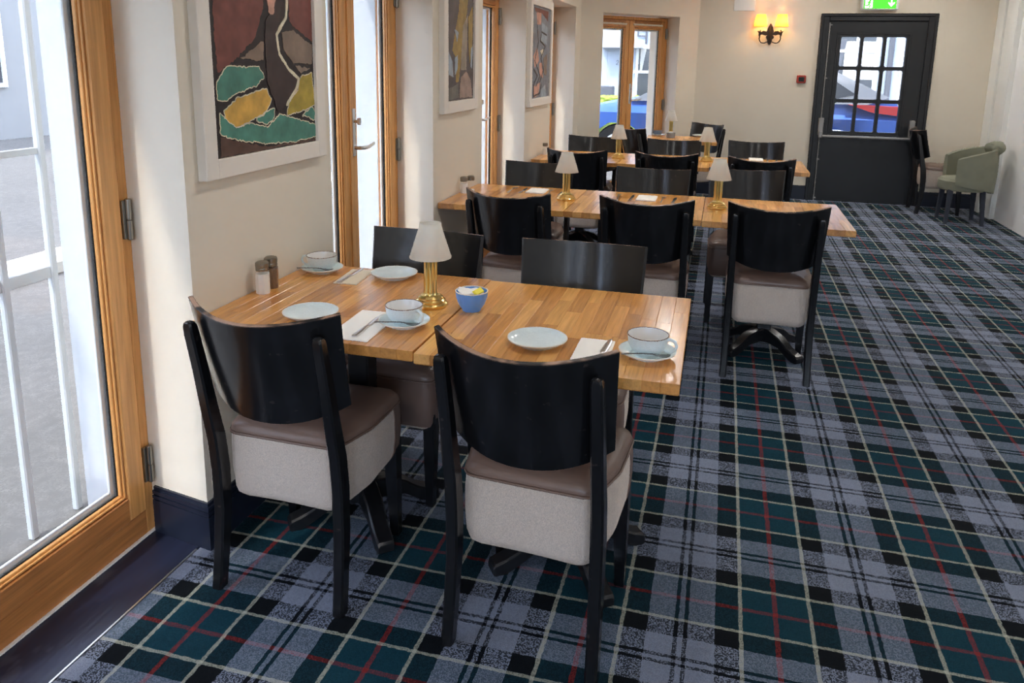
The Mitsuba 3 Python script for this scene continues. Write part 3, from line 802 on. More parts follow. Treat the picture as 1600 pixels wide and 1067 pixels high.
def spoon_mesh():
    rings = []
    for y, hw, z in ((0.0, 0.0012, 0.004), (0.003, 0.006, 0.003), (0.012, 0.0105, 0.001), (0.024, 0.011, 0.0006), (0.036, 0.006, 0.003), (0.045, 0.0024, 0.006), (0.07, 0.002, 0.008), (0.10, 0.0032, 0.008), (0.122, 0.0045, 0.0075), (0.128, 0.003, 0.0075)):
        rings.append([(-hw, y, z + 0.0012), (0, y, z), (hw, y, z + 0.0012), (hw * 0.9, y, z + 0.0026), (0, y, z + 0.0016), (-hw * 0.9, y, z + 0.0026)])
    return loft(rings)


def knife_mesh():
    rings = []
    for y, hw, h in ((0.0, 0.006, 0.005), (0.004, 0.0085, 0.006), (0.06, 0.0065, 0.006), (0.088, 0.0045, 0.0055), (0.094, 0.006, 0.0045), (0.10, 0.0085, 0.0025), (0.16, 0.009, 0.0022), (0.192, 0.006, 0.002), (0.202, 0.002, 0.0015)):
        rings.append([(-hw, y, 0), (hw, y, 0), (hw, y, h * 0.6), (hw * 0.5, y, h), (-hw * 0.5, y, h), (-hw, y, h * 0.6)])
    return loft(rings)


def fork_mesh():
    ms = []
    rings = []
    for y, hw, z in ((0.0, 0.004, 0.0), (0.004, 0.006, 0), (0.05, 0.0045, 0.002), (0.10, 0.003, 0.004), (0.125, 0.004, 0.006), (0.135, 0.011, 0.005), (0.150, 0.012, 0.003)):
        rings.append([(-hw, y, z), (hw, y, z), (hw, y, z + 0.0022), (-hw, y, z + 0.0022)])
    ms.append(loft(rings))
    for i in range(4):
        x = -0.0105 + 0.007 * i
        ms.append(loft([[(x - 0.0014, y, z), (x + 0.0014, y, z), (x + 0.0014, y, z + 0.002), (x - 0.0014, y, z + 0.002)] for y, z in ((0.149, 0.003), (0.17, 0.002), (0.192, 0.004))]))
    return cat_(ms)


spoon, knife, fork = Proto(), Proto(), Proto()
mat('mat_spoon', (128, 128, 126), 0.22, metallic=1.0)
spoon.add('', spoon_mesh(), 'mat_spoon', 50)
knife.add('', knife_mesh(), 'mat_silver', 40)
fork.add('', fork_mesh(), 'mat_silver', 40)
Z1 = 0.7504
for (x, y, rz, ra, where) in [(0.606, 0.460, -25, -60, 'beside the frosted lamp on the front table'), (1.308, 0.430, -12, -55, 'at the aisle corner of the front table'), (0.098, 0.905, 185, 75, 'by the wall at the back of the front table')]:
    saucer.place('saucer', 'pale blue saucer under the cup ' + where, 'saucer', TM(x, y, Z1), 'pale blue saucers')
    cup.place('teacup', 'pale blue cup with brown rim ' + where, 'cup', TM(x, y, Z1 + 0.0058, rz), 'pale blue cups')
    spoon.place('teaspoon', 'steel teaspoon on the saucer ' + where, 'spoon', TM(x + 0.062, y - 0.033, Z1 + 0.0178, 108), 'teaspoons')
saucer.place('saucer', 'pale saucer on the far window corner table under the small bowl', 'saucer', TM(0.80, 6.80, Z1), 'pale blue saucers')

k = thing('sugar_bowl', 'blue bowl of paper sachets at the seam of the front table', 'bowl')
part(k, 'bowl', lathe([(0, 0.004), (0.022, 0.003), (0.024, 0.0), (0.028, 0.0), (0.030, 0.006), (0.041, 0.022), (0.0485, 0.044), (0.0505, 0.062), (0.0485, 0.062), (0.046, 0.045), (0.038, 0.024), (0.026, 0.012), (0, 0.010)], 44, (0.748, 0.655, 0.75)), 'mat_bowl_blue', 50)
part(k, 'rim', lathe([(0.048, 0.061), (0.0508, 0.061), (0.051, 0.0635), (0.048, 0.0638), (0.048, 0.061)], 44, (0.748, 0.655, 0.75)), 'mat_rim_pale', True)
sach = None
for i in range(9):
    m = xf(cbox(-0.030, 0.030, -0.018, 0.018, -0.0022, 0.0022, 0.002), trimesh.transformations.euler_matrix(math.radians(rng.uniform(-25, 25)), math.radians(rng.uniform(-25, 25)), math.radians(rng.uniform(0, 180))))
    m.apply_translation([0.748 + rng.uniform(-0.012, 0.008), 0.655 + rng.uniform(-0.014, 0.014), 0.75 + 0.042 + 0.0026 * i])
    kk = thing('sugar_sachet', 'white paper sugar sachet heaped in the blue bowl', 'sachet', 'white sachets in the blue bowl')
    own(kk, m, 'mat_paper', smooth=False)
kk = thing('sweetener_sachet', 'bright yellow sweetener sachet on top of the blue bowl', 'sachet')
m = xf(cat_([cbox(-0.016, 0.016, -0.010, 0.010, -0.003, 0.003, 0.002), cbox(-0.014, 0.012, -0.012, 0.006, 0.002, 0.006, 0.002)]), trimesh.transformations.euler_matrix(0.5, -0.3, 0.9))
m.apply_translation([0.774, 0.640, 0.75 + 0.066])
own(kk, m, 'mat_yellow', smooth=False)

# napkins and cutlery
nap = Proto()
nap.add('', cat_([cbox(-0.048, 0.048, -0.085, 0.085, 0.0, 0.0016, 0.0006), cbox(-0.0475, 0.046, -0.0845, 0.084, 0.0017, 0.0030, 0.0006)]), 'mat_paper', False)
napc = Proto()
napc.add('', cat_([cbox(-0.042, 0.042, -0.092, 0.092, 0.0, 0.0016, 0.0006), cbox(-0.0415, 0.040, -0.0915, 0.091, 0.0017, 0.0030, 0.0006)]), 'mat_paper_cream', False)
napw = Proto()
napw.add('', cat_([cbox(-0.062, 0.062, -0.125, 0.125, 0.0, 0.0016, 0.0006), cbox(-0.061, 0.060, -0.124, 0.123, 0.0017, 0.0030, 0.0006)]), 'mat_paper', False)
napw.place('napkin', 'white paper napkin under a knife left of the lamp side cup', 'napkin', TM(0.498, 0.422, Z1, 2), 'paper napkins')
knife.place('table_knife', 'steel knife on the napkin left of the lamp side cup', 'knife', TM(0.516, 0.318, Z1 + 0.0034, 1), 'table knives')
napc.place('napkin', 'cream paper napkin under a knife at the back of the front table', 'napkin', TM(0.240, 0.875, Z1, 6), 'paper napkins')
knife.place('table_knife', 'steel knife on the cream napkin at the back of the front table', 'knife', TM(0.226, 0.782, Z1 + 0.0034, 1), 'table knives')
nap.place('napkin', 'white paper napkin right of the front right plate', 'napkin', TM(1.166, 0.425, Z1, 0), 'paper napkins')
knife.place('table_knife', 'steel knife on the napkin right of the front right plate', 'knife', TM(1.187, 0.315, Z1 + 0.0034, -4), 'table knives')
nap2 = Proto()
nap2.add('', cat_([cbox(-0.055, 0.055, -0.085, 0.085, 0.0, 0.004, 0.0015), cbox(-0.054, 0.053, -0.084, 0.083, 0.0042, 0.007, 0.0015)]), 'mat_paper', False)
for cx, cy, where in ((0.425, 2.89, 'left of the left lamp, second row'), (1.070, 2.865, 'between the two lamps, second row'), (1.735, 5.02, 'at the door end of the third row')):
    nap2.place('napkin', 'folded white napkin ' + where, 'napkin', TM(cx, cy, Z1), 'folded napkins')
    for dx, p, nm, ct in ((-0.155, fork, 'table_fork', 'fork'), (-0.085, knife, 'table_knife', 'knife'), (0.085, fork, 'table_fork', 'fork'), (0.150, knife, 'table_knife', 'knife')):
        p.place(nm, f'steel {ct} {"left" if dx < 0 else "right"} of the folded napkin ' + where, ct, TM(cx + dx, cy - 0.10, Z1, rng.uniform(-4, 4)), f'{ct}s beside folded napkins')


def shaker(x, y, h, fill, label, rz=20, level=0.6):
    key = thing('condiment_shaker', label, 'shaker')
    tf = TM(x, y, 0.7503, rz)
    r = 0.0225
    an = np.arange(8) * np.pi / 4 + np.pi / 8

    def oct_(rr, z):
        return np.stack([rr * np.cos(an), rr * np.sin(an), np.full(8, z)], -1)
    hb = h * 0.74
    part(key, 'glass', xf(loft([oct_(r + 0.0012, 0.001), oct_(r + 0.0015, 0.004), oct_(r + 0.0015, hb * 0.82), oct_(r - 0.003, hb)], caps=False), tf), 'mat_glass', smooth=False, label='clear faceted glass')
    part(key, 'contents', xf(loft([oct_(r, 0.0), oct_(r, hb * level)]), tf), fill, smooth=False)
    cap = part(key, 'cap', xf(lathe([(0, hb - 0.002), (r * 0.90, hb - 0.002), (r * 0.94, hb + 0.004), (r * 0.90, hb + 0.008), (r * 0.97, hb + 0.011), (r * 0.96, h - 0.004), (r * 0.75, h), (0, h + 0.002)], 28), tf), 'mat_hinge', smooth=35, label='ridged steel cap')
    return key


shaker(0.044, 0.612, 0.106, 'mat_salt', 'glass salt shaker with steel cap against the wall, front table', level=0.85)
shaker(0.036, 0.676, 0.106, 'mat_pepper', 'glass pepper shaker filled with brown pepper, behind the salt', level=0.9)
shaker(0.034, 2.690, 0.095, 'mat_salt', 'glass salt shaker by the wall on the second row table', level=0.8)
shaker(0.060, 2.740, 0.095, 'mat_salt', 'second glass shaker just behind the salt, second row table', level=0.2)
shaker(0.055, 4.720, 0.095, 'mat_salt', 'glass salt shaker by the wall on the third row table', level=0.7)

k = thing('small_bowl', 'small grey blue bowl on a saucer, far window corner table', 'bowl')
own(k, lathe([(0, 0.004), (0.024, 0.0), (0.028, 0.0), (0.042, 0.02), (0.052, 0.05), (0.050, 0.05), (0.039, 0.021), (0.024, 0.008), (0, 0.008)], 32, (0.80, 6.80, Z1 + 0.006)), 'mat_bowl_grey', 50)
k = thing('sachet_tin', 'grey round tin in front of the far window corner lamp', 'tin')
part(k, 'body', lathe([(0, 0), (0.042, 0), (0.045, 0.004), (0.045, 0.05), (0.041, 0.05), (0.041, 0.008), (0, 0.008)], 32, (0.945, 6.66, Z1)), 'mat_grey_metal', 30)
for i in range(5):
    part(k, 'card', xf(cbox(-0.024, 0.024, -0.001, 0.001, 0.01, 0.062, 0.0005), TM(0.945, 6.64 + 0.010 * i, Z1, 4 * i - 8)), 'mat_paper', False)

# ------------------------------------------------------------------ paintings
P1 = [
    ('rust','f',[(0.006,0.70),(0.266,0.70),(0.266,0.481),(0.264,0.448),(0.207,0.355),(0.101,0.295),(0.012,0.254),(0.006,0.364)]),
    ('rust','f',[(0.418,0.70),(0.568,0.70),(0.57,0.505),(0.566,0.359),(0.506,0.381),(0.418,0.418)]),
    ('brown','f',[(0.006,0.069),(0.078,0.048),(0.256,0.012),(0.43,0.012),(0.565,0.014),(0.565,0.006),(0.004,0.006)]),
    ('teal','e',[(0.005,0.229),(0.06,0.274),(0.224,0.268),(0.251,0.241),(0.204,0.214),(0.091,0.191),(0.046,0.172),(0.004,0.176)]),
    ('yellow','e',[(0.033,0.142),(0.094,0.175),(0.173,0.188),(0.257,0.202),(0.285,0.164),(0.256,0.129),(0.09,0.088),(0.036,0.116)]),
    ('olive','e',[(0.478,0.237),(0.551,0.248),(0.568,0.136),(0.463,0.117),(0.38,0.109),(0.396,0.15),(0.457,0.19)]),
    ('teal','e',[(0.012,0.133),(0.086,0.086),(0.165,0.098),(0.252,0.075),(0.339,0.115),(0.437,0.091),(0.568,0.063),(0.566,0.022),(0.431,0.016),(0.257,0.024),(0.078,0.054),(0.007,0.076)]),
    ('teal','e',[(0.199,0.104),(0.303,0.138),(0.295,0.104),(0.253,0.087)]),
    ('teal','e',[(0.485,0.103),(0.548,0.126),(0.567,0.111),(0.561,0.081)]),
    ('taupe','f',[(0.366,0.382),(0.438,0.393),(0.505,0.366),(0.565,0.346),(0.557,0.279),(0.43,0.285),(0.377,0.325)]),
    ('taupe','f',[(0.123,0.295),(0.255,0.353),(0.25,0.293)]),
    ('taupe','f',[(0.44,0.276),(0.546,0.264),(0.479,0.249)]),
    ('trunk','f',[(0.27,0.411),(0.345,0.487),(0.35,0.70),(0.385,0.70),(0.38,0.489),(0.325,0.358),(0.358,0.291),(0.454,0.226),(0.379,0.145),(0.323,0.125),(0.269,0.218),(0.263,0.345)]),
    ('pink','f',[(0.271,0.60),(0.338,0.60),(0.338,0.486),(0.318,0.435),(0.293,0.445)]),
    ('cream','l',[(0.41,0.62),(0.407,0.491),(0.397,0.434),(0.333,0.375),(0.344,0.313),(0.4,0.262),(0.462,0.231),(0.445,0.196),(0.379,0.145)]),
]
P2 = [
    ('ochre','f',[(0.079,0.269),(0.185,0.485),(0.22,0.66),(0.363,0.66),(0.334,0.494),(0.26,0.373),(0.242,0.254),(0.188,0.1),(0.133,0.101),(0.169,0.218)]),
    ('greyb','f',[(0.259,0.408),(0.344,0.471),(0.336,0.375),(0.32,0.164),(0.224,0.165),(0.233,0.254)]),
    ('pinkg','f',[(0.197,0.013),(0.225,0.123),(0.32,0.158),(0.4,0.108),(0.43,0.006)]),
    ('grey','f',[(0.01,0.006),(0.014,0.07),(0.169,0.089),(0.188,0.011)]),
    ('paleb','f',[(0.017,0.268),(0.088,0.206),(0.097,0.125),(0.022,0.144)]),
    ('paleb','f',[(0.123,0.23),(0.168,0.247),(0.169,0.171),(0.124,0.137)]),
    ('paleb','f',[(0.114,0.384),(0.186,0.37),(0.159,0.317)]),
    ('ochre','f',[(0.354,0.46),(0.43,0.526),(0.425,0.299),(0.382,0.194),(0.356,0.316)]),
    ('paleb','f',[(0.400,0.287),(0.432,0.3),(0.425,0.17),(0.395,0.182)]),
]
P3 = [
    ('pink','f',[(0.123,0.667),(0.289,0.685),(0.281,0.584),(0.15,0.578)]),
    ('paleb','f',[(0.31,0.603),(0.52,0.57),(0.505,0.43),(0.275,0.458)]),
    ('pink','f',[(0.039,0.338),(0.168,0.406),(0.234,0.306),(0.091,0.247)]),
    ('cream','f',[(0.264,0.382),(0.419,0.402),(0.347,0.332)]),
    ('pink','f',[(0.076,0.106),(0.29,0.135),(0.224,0.033),(0.077,0.018)]),
    ('pink','f',[(0.237,0.281),(0.332,0.289),(0.385,0.168),(0.266,0.187)]),
    ('paleb','f',[(0.316,0.073),(0.472,0.113),(0.52,0.008),(0.304,0.008)]),
    ('taupe','f',[(0.388,0.324),(0.525,0.36),(0.505,0.183),(0.422,0.193)]),
    ('rust','f',[(0.047,0.702),(0.53,0.696),(0.515,0.621),(0.31,0.669),(0.086,0.672)]),
    ('trunk','l',[(0.151,0.57),(0.201,0.44),(0.086,0.305),(0.285,0.186),(0.142,0.104)]),
    ('trunk','l',[(0.487,0.507),(0.306,0.527),(0.256,0.458),(0.437,0.42),(0.29,0.323),(0.398,0.228),(0.271,0.135)]),
    ('trunk','l',[(0.056,0.239),(0.19,0.188),(0.067,0.123),(0.069,0.031),(0.28,0.049),(0.331,0.116)]),
]


def rough(poly, seed, amp):
    ring = LineString(poly.exterior.coords)
    n = max(16, int(ring.length / 0.007))
    q = np.array([ring.interpolate(ring.length * i / n).coords[0] for i in range(n)])
    q += amp * (np.stack([meshkit.noise(np.column_stack([q * 130, np.full(n, 1.5)]), seed), meshkit.noise(np.column_stack([q * 130, np.full(n, 5.5)]), seed + 1)], 1) - 0.5)
    g = Polygon(q).buffer(0)
    return max(g.geoms, key=lambda a: a.area) if g.geom_type == 'MultiPolygon' else g


# local (y, z) polygon -> a layer at x0..x1
def layer(poly, y0, z0, x0, x1):
    return xf(extr(poly, x0, x1), np.array([[0, 0, 1, 0], [1, 0, 0, y0], [0, 1, 0, z0], [0, 0, 0, 1.0]]))


def painting(label, y0, y1, z0, z1, fw, polys, ground, iy, iz, d=0.032):
    key = thing('framed_painting', label, 'painting')
    rot = frame_tf((d, y0, 0), (0, 1, 0))
    part(key, 'frame', xf(ring_frame(0, y1 - y0, z0, z1, fw, 0, d), rot), 'mat_frame_white', label='white painted wooden frame')
    cv = part(key, 'canvas', bx(0.001, 0.0185, y0 + fw - 0.004, y1 - fw + 0.004, z0 + fw - 0.004, z1 - fw + 0.004), 'paint_' + ground, smooth=False)
    lim = sbox(y0 + fw - iy + 0.001, z0 + fw - iz + 0.001, y1 - fw - iy - 0.001, z1 - fw - iz - 0.001)
    for i, (col, kind, pts) in enumerate(polys):
        h = 0.0190 + 0.00015 * i
        if kind == 'l':
            g = rough(LineString(pts).buffer(0.006), i, 0.006)
        else:
            g = rough(Polygon(pts).buffer(0), i, 0.015)
        if kind == 'e':
            part(cv, 'paint_edge', layer(g.buffer(0.0036).intersection(lim), iy, iz, 0.0184, h - 0.0001), 'paint_cream', smooth=False)
        part(cv, 'paint_patch', layer(g.intersection(lim), iy, iz, 0.0184, h), 'paint_' + col, smooth=False)


painting('large abstract painting of teal and yellow patches around a dark trunk, white frame', 0.380, 1.090, 1.150, 2.02, 0.058, P1, 'ground', 0.464, 1.205)
painting('tall abstract painting in grey and ochre, white frame, above the second row', 2.372, 2.960, 1.222, 2.02, 0.064, P2, 'violet', 2.45, 1.286)
painting('pale abstract painting of pink and blue figures, white frame, above the third row', 4.252, 5.020, 1.158, 1.985, 0.062, P3, 'bluegrey', 4.407 - 0.06, 1.206)

# ------------------------------------------------------------------ far wall fittings
k = thing('wall_lamp', 'dark iron double wall lamp with two glowing cream shades', 'lamp')
cx, cz, yw = 1.893, 1.835, Y_FAR
leafm = Polygon([(0, 0.115), (0.022, 0.075), (0.034, 0.03), (0.026, -0.01), (0.04, -0.03), (0.022, -0.055), (0.012, -0.1), (0, -0.112), (-0.012, -0.1), (-0.022, -0.055), (-0.04, -0.03), (-0.026, -0.01), (-0.034, 0.03), (-0.022, 0.075)]).buffer(0.004)
bp = part(k, 'backplate', wallplate(affinity.translate(leafm, cx, cz), yw - 0.03, yw), 'mat_bronze', smooth=False, label='dark iron lily shaped plate')
part(bp, 'ridge', tube([(cx, yw - 0.03, cz + 0.10), (cx, yw - 0.042, cz + 0.03), (cx, yw - 0.036, cz - 0.10)], [0.004, 0.012, 0.006], 8), 'mat_bronze', True)
for s in (-1, 1):
    pts = [(cx + s * 0.012, yw - 0.02, cz - 0.075)]
    for q in range(13):
        a = math.radians(-110 + q * 16.5)
        pts.append((cx + s * (0.066 + 0.046 * math.cos(a)), yw - 0.025 - 0.004 * q, cz - 0.045 + 0.05 * math.sin(a)))
    pts = pts[:10] + [(cx + s * 0.110, yw - 0.072, cz + 0.0), (cx + s * 0.108, yw - 0.08, cz + 0.045)]
    arm = part(k, 'arm', tube(pts, 0.0055, 8), 'mat_bronze', True)
    wing = Polygon([(s * 0.02, 0.0), (s * 0.05, 0.03), (s * 0.075, 0.034), (s * 0.10, 0.02), (s * 0.135, 0.036), (s * 0.122, 0.012), (s * 0.118, -0.02), (s * 0.09, 0.0), (s * 0.05, -0.012)])
    part(arm, 'leaf', wallplate(affinity.translate(wing.buffer(0.002), cx, cz), yw - 0.075, yw - 0.064), 'mat_bronze', smooth=False)
    sx, sy = cx + s * 0.110, yw - 0.085
    part(k, 'shade', lathe([(0.074, cz + 0.082), (0.050, cz + 0.212)], 32, (sx, sy, 0)), 'mat_lampshade', True, label='glowing cream fabric shade')
    bulb = trimesh.creation.icosphere(2, 0.018)
    bulb.apply_translation([sx, sy, cz + 0.13])
    part(k, 'bulb', mikit.ply(bulb, 'mat_lens', smooth=True, emitter={'type': 'area', 'radiance': {'type': 'rgb', 'value': [15.0, 8.6, 3.2]}}), None)

k = thing('exit_sign', 'lit green emergency exit sign above the black door', 'sign')
ex0, ex1, ez0, ez1 = 2.795, 3.165, 2.092, 2.235
part(k, 'housing', cbox(ex0, ex1, Y_FAR - 0.06, Y_FAR, ez0, ez1, 0.012), 'mat_white')
scene['mat_sign_green'] = {'type': 'diffuse', 'reflectance': rgb(40, 150, 40)}
fc = part(k, 'face', mikit.ply(cbox(ex0 + 0.028, ex1 - 0.028, Y_FAR - 0.064, Y_FAR - 0.058, ez0 + 0.016, ez1 - 0.016, 0.001), 'mat_sign_green', emitter={'type': 'area', 'radiance': {'type': 'rgb', 'value': [0.012, 0.085, 0.006]}}), None, label='glowing green face')
white_e = {'type': 'area', 'radiance': {'type': 'rgb', 'value': [0.16, 0.19, 0.13]}}
dz0 = ez0 + 0.022
man = shapely.geometry.box(ex0 + 0.038, dz0, ex0 + 0.112, dz0 + 0.098)
head = shapely.geometry.Point(ex0 + 0.085, dz0 + 0.080).buffer(0.009)
body = LineString([(ex0 + 0.080, dz0 + 0.068), (ex0 + 0.073, dz0 + 0.042)]).buffer(0.008)
limbs = LineString([(ex0 + 0.094, dz0 + 0.050), (ex0 + 0.080, dz0 + 0.064), (ex0 + 0.062, dz0 + 0.058)]).buffer(0.0045).union(LineString([(ex0 + 0.046, dz0 + 0.026), (ex0 + 0.066, dz0 + 0.028), (ex0 + 0.074, dz0 + 0.042), (ex0 + 0.086, dz0 + 0.026), (ex0 + 0.082, dz0 + 0.008)]).buffer(0.005))
part(fc, 'running_figure', mikit.ply(wallplate(man.difference(head.union(body).union(limbs)), Y_FAR - 0.0655, Y_FAR - 0.063), 'mat_white', emitter=white_e), None)
ax_, az_ = ex1 - 0.075, dz0 + 0.05
arrow = Polygon([(ax_ - 0.008, az_ + 0.042), (ax_ + 0.008, az_ + 0.042), (ax_ + 0.008, az_ - 0.006), (ax_ + 0.030, az_ + 0.012), (ax_ + 0.034, az_ + 0.0), (ax_, az_ - 0.040), (ax_ - 0.034, az_ + 0.0), (ax_ - 0.030, az_ + 0.012), (ax_ - 0.008, az_ - 0.006)])
part(fc, 'arrow', mikit.ply(wallplate(arrow, Y_FAR - 0.0655, Y_FAR - 0.063), 'mat_white', emitter=white_e), None)

k = thing('fire_alarm_point', 'small red fire alarm call point left of the black door', 'alarm')
part(k, 'case', cbox(2.215, 2.31, Y_FAR - 0.035, Y_FAR, 1.308, 1.396, 0.006), 'mat_red')
part(k, 'window', cbox(2.233, 2.292, Y_FAR - 0.038, Y_FAR - 0.033, 1.328, 1.376, 0.003), 'mat_gasket', label='dark break glass window')
k = thing('wall_notice', 'pale blank panel high on the far wall left of the wall lamp', 'panel')
own(k, cbox(1.485, 1.715, Y_FAR - 0.012, Y_FAR, 2.09, 2.42, 0.003), 'mat_white')

# ------------------------------------------------------------------ green tub armchair by the right wall
k = thing('tub_armchair', 'sage green tub armchair with dark legs against the right wall', 'armchair')
tf = TM(3.78, 6.96, 0, 90)       # local +y faces -x


def arc(ro, ri, a0, a1, zf0, zf1, n=28):
    rings = []
    for i in range(n + 1):
        a = math.radians(a0 + (a1 - a0) * i / n)
        c, s = math.cos(a), math.sin(a)
        t = abs(2 * i / n - 1)
        zt, zb = zf1(t), zf0(t)
        rings.append([(ri * c, ri * s, zb), ((ro - 0.01) * c, (ro - 0.01) * s, zb), (ro * c, ro * s, (zb + zt) / 2), ((ro - 0.01) * c, (ro - 0.01) * s, zt - 0.01), ((ro + ri) / 2 * c, (ro + ri) / 2 * s, zt), ((ri + 0.005) * c, (ri + 0.005) * s, zt - 0.01)])
    return loft(rings)


part(k, 'shell', xf(arc(0.275, 0.225, 150, 390, lambda t: 0.30 + 0.10 * t, lambda t: 0.76 - 0.11 * t ** 2), tf), 'mat_green_velvet', 40, label='sage green wraparound back and arms')
part(k, 'back_cushion', xf(tube([(-0.14, -0.215, 0.735), (-0.07, -0.25, 0.755), (0.0, -0.26, 0.76), (0.07, -0.25, 0.755), (0.14, -0.215, 0.735)], [0.045, 0.055, 0.058, 0.055, 0.045], 14), tf), 'mat_green_velvet', True)
part(k, 'seat', xf(lathe([(0, 0.33), (0.21, 0.33), (0.225, 0.35), (0.225, 0.42), (0.20, 0.445), (0, 0.455)], 40), tf), 'mat_green_velvet', 40)
for sx in (-1, 1):
    for sy in (-1, 1):
        part(k, 'leg', xf(loft([rect_ring(sx * 0.17, sy * 0.16, 0.014, 0.014, 0.0), rect_ring(sx * 0.14, sy * 0.14, 0.022, 0.022, 0.34)]), tf), 'mat_dark_fabric')

# ------------------------------------------------------------------ outside
def asphalt(p, n, uv):
    return C(112, 110, 107) * (0.75 + 0.35 * cell_rand(p.x * 160, p.y * 160) * noise(p.x * 30, p.y * 30) + 0.25 * fbm(p.x * 0.8, p.y * 0.8))


mat('mat_asphalt', mikit.proc(asphalt), 0.95, specular=0.1)
mat('mat_kerb', mikit.proc(lambda p, n, uv: C(214, 210, 196) * (0.85 + 0.3 * fbm(p.x * 8, p.y * 8, 2))), 0.9)
mat('mat_facade', mikit.proc(lambda p, n, uv: C(182, 191, 203) * (0.95 + 0.08 * fbm(p.x * 1.3, p.y, p.z * 1.3))), 0.9)
mat('mat_facade_grey', (170, 170, 168), 0.9)
mat('mat_window_dark', (70, 74, 80), 0.15, specular=0.6)
mat('mat_blind', (210, 206, 196), 0.8)
mat('mat_car_blue', (64, 108, 196), 0.16, metallic=0.55, clearcoat=1.0)
mat('mat_car_trim', (200, 204, 210), 0.2, metallic=0.6)
mat('mat_tyre', (24, 24, 26), 0.8)
mat('mat_tail', (206, 40, 44), 0.2, clearcoat=0.8)
mat('mat_hedge', mikit.proc(lambda p, n, uv: mix(C(120, 150, 50), C(196, 206, 90), noise(p.x * 30, p.y * 30, p.z * 30))), 0.8)
mat('mat_slate', (96, 98, 104), 0.8)

k = thing('street_ground', 'grey asphalt street outside the windows', kind='structure')
gp = Polygon([(-40, -40), (40, -40), (40, 40), (-40, 40)]).difference(Polygon([(-0.30, Y_BACK - 0.3), (X_R + 0.2, Y_BACK - 0.3), (X_R + 0.2, Y_FAR + 0.1), (1.0, Y_FAR + 0.2), (-0.30, 6.7)]))
own(k, extr(gp, -0.06, -0.03), 'mat_asphalt', smooth=False)
k = thing('kerb', 'pale stone kerb along the street beyond the nearest glazed door', 'kerb')
for i in range(14):
    part(k, 'stone', cbox(-3.35, -3.02, -3.0 + 0.9 * i, -2.108 + 0.9 * i, -0.03, 0.07, 0.012), 'mat_kerb')
k = thing('railing', 'slim white painted railing outside the nearest glazed door', 'railing')
for y, z1 in ((0.415, 1.75), (0.235, 1.21), (0.055, 1.21), (-0.125, 1.21), (-0.305, 1.21)):
    part(k, 'post', cbox(-0.612, -0.588, y - 0.013, y + 0.013, -0.03, z1, 0.004), 'mat_outer_white')
for z0, z1 in ((0.80, 0.84), (1.20, 1.222)):
    part(k, 'rail', cbox(-0.606, -0.594, -0.40, 0.415, z0, z1, 0.004), 'mat_outer_white')

FY = 18.0
k = thing('white_house', 'white house with white framed windows across the street, seen through the far panes', 'house')
part(k, 'wall', bx(-14, 16, FY, FY + 6, -0.1, 6.5), 'mat_facade', smooth=False)
part(k, 'roof', trimesh.Trimesh([(-14.4, FY - 0.4, 6.4), (16.4, FY - 0.4, 6.4), (16.4, FY + 3, 9), (-14.4, FY + 3, 9), (-14.4, FY + 6.4, 6.4), (16.4, FY + 6.4, 6.4)], [(0, 1, 2), (0, 2, 3), (3, 2, 5), (3, 5, 4), (0, 3, 4), (1, 5, 2), (0, 4, 5), (0, 5, 1)], process=False), 'mat_slate', smooth=False)


def house_window(x0, x1, z0, z1, mull, trans=0.55):
    w = part(k, 'window', cat_([ring_frame(x0, x1, z0, z1, 0.09, FY - 0.05, FY + 0.02)] + [cbox(m - 0.035, m + 0.035, FY - 0.045, FY + 0.02, z0, z1, 0.004) for m in mull] + [cbox(x0, x1, FY - 0.045, FY + 0.02, z0 + (z1 - z0) * trans - 0.035, z0 + (z1 - z0) * trans + 0.035, 0.004)]), 'mat_white')
    part(w, 'pane', bx(x0 + 0.03, x1 - 0.03, FY - 0.012, FY - 0.002, z0 + 0.03, z1 - 0.03), 'mat_window_dark', smooth=False)
    return w


w = house_window(-0.98, -0.12, 0.50, 1.92, [-0.68])
part(w, 'curtain', wallplate(Polygon([(-0.60, 1.85), (-0.46, 1.85), (-0.55, 1.3), (-0.60, 1.25)]), FY - 0.03, FY - 0.014), 'mat_blind', smooth=False)
w = house_window(3.72, 4.75, 0.75, 2.25, [4.28], 0.72)
part(w, 'curtain', wallplate(Polygon([(3.85, 2.1), (4.05, 2.1), (3.92, 1.2), (3.82, 1.2)]), FY - 0.03, FY - 0.014), 'mat_slate', smooth=False)
part(w, 'blind', wallplate(sbox(4.02, 1.2, 4.68, 2.05), FY - 0.022, FY - 0.013), 'mat_blind', smooth=False)
w = house_window(5.2, 6.0, 0.4, 2.05, [5.6])
part(k, 'drainpipe', tube([(4.98, FY - 0.08, 0), (4.98, FY - 0.08, 6.2)], 0.06, 10), 'mat_slate')
for wx in (-7.5, -4.6, 8.2, 11):
    house_window(wx, wx + 1.1, 0.7, 2.2, [wx + 0.55])
for wx in (-9, -5.5, -2, 2, 6, 10):
    house_window(wx, wx + 1.1, 3.6, 5.0, [wx + 0.55])
an = np.linspace(0, math.pi, 17)
cap_ = part(k, 'porch_canopy', wallplate(Polygon([(-1.50 + 0.46 * (1 - math.cos(a)), 1.92 + 0.22 * math.sin(a)) for a in an]), FY - 0.55, FY), 'mat_outer_white', smooth=False)
part(cap_, 'fascia', cbox(-1.55, -0.54, FY - 0.58, FY, 1.84, 1.92, 0.01), 'mat_outer_white')
part(k, 'front_door', cbox(-1.40, -0.72, FY - 0.03, FY + 0.02, 0, 1.84, 0.006), 'mat_facade')
t2 = meshkit.text_mesh('2', 0.11, 0.01)
t2 = xf(t2, np.array([[1, 0, 0, -1.20], [0, 0, -1, FY - 0.03], [0, 1, 0, 1.44], [0, 0, 0, 1.0]]))
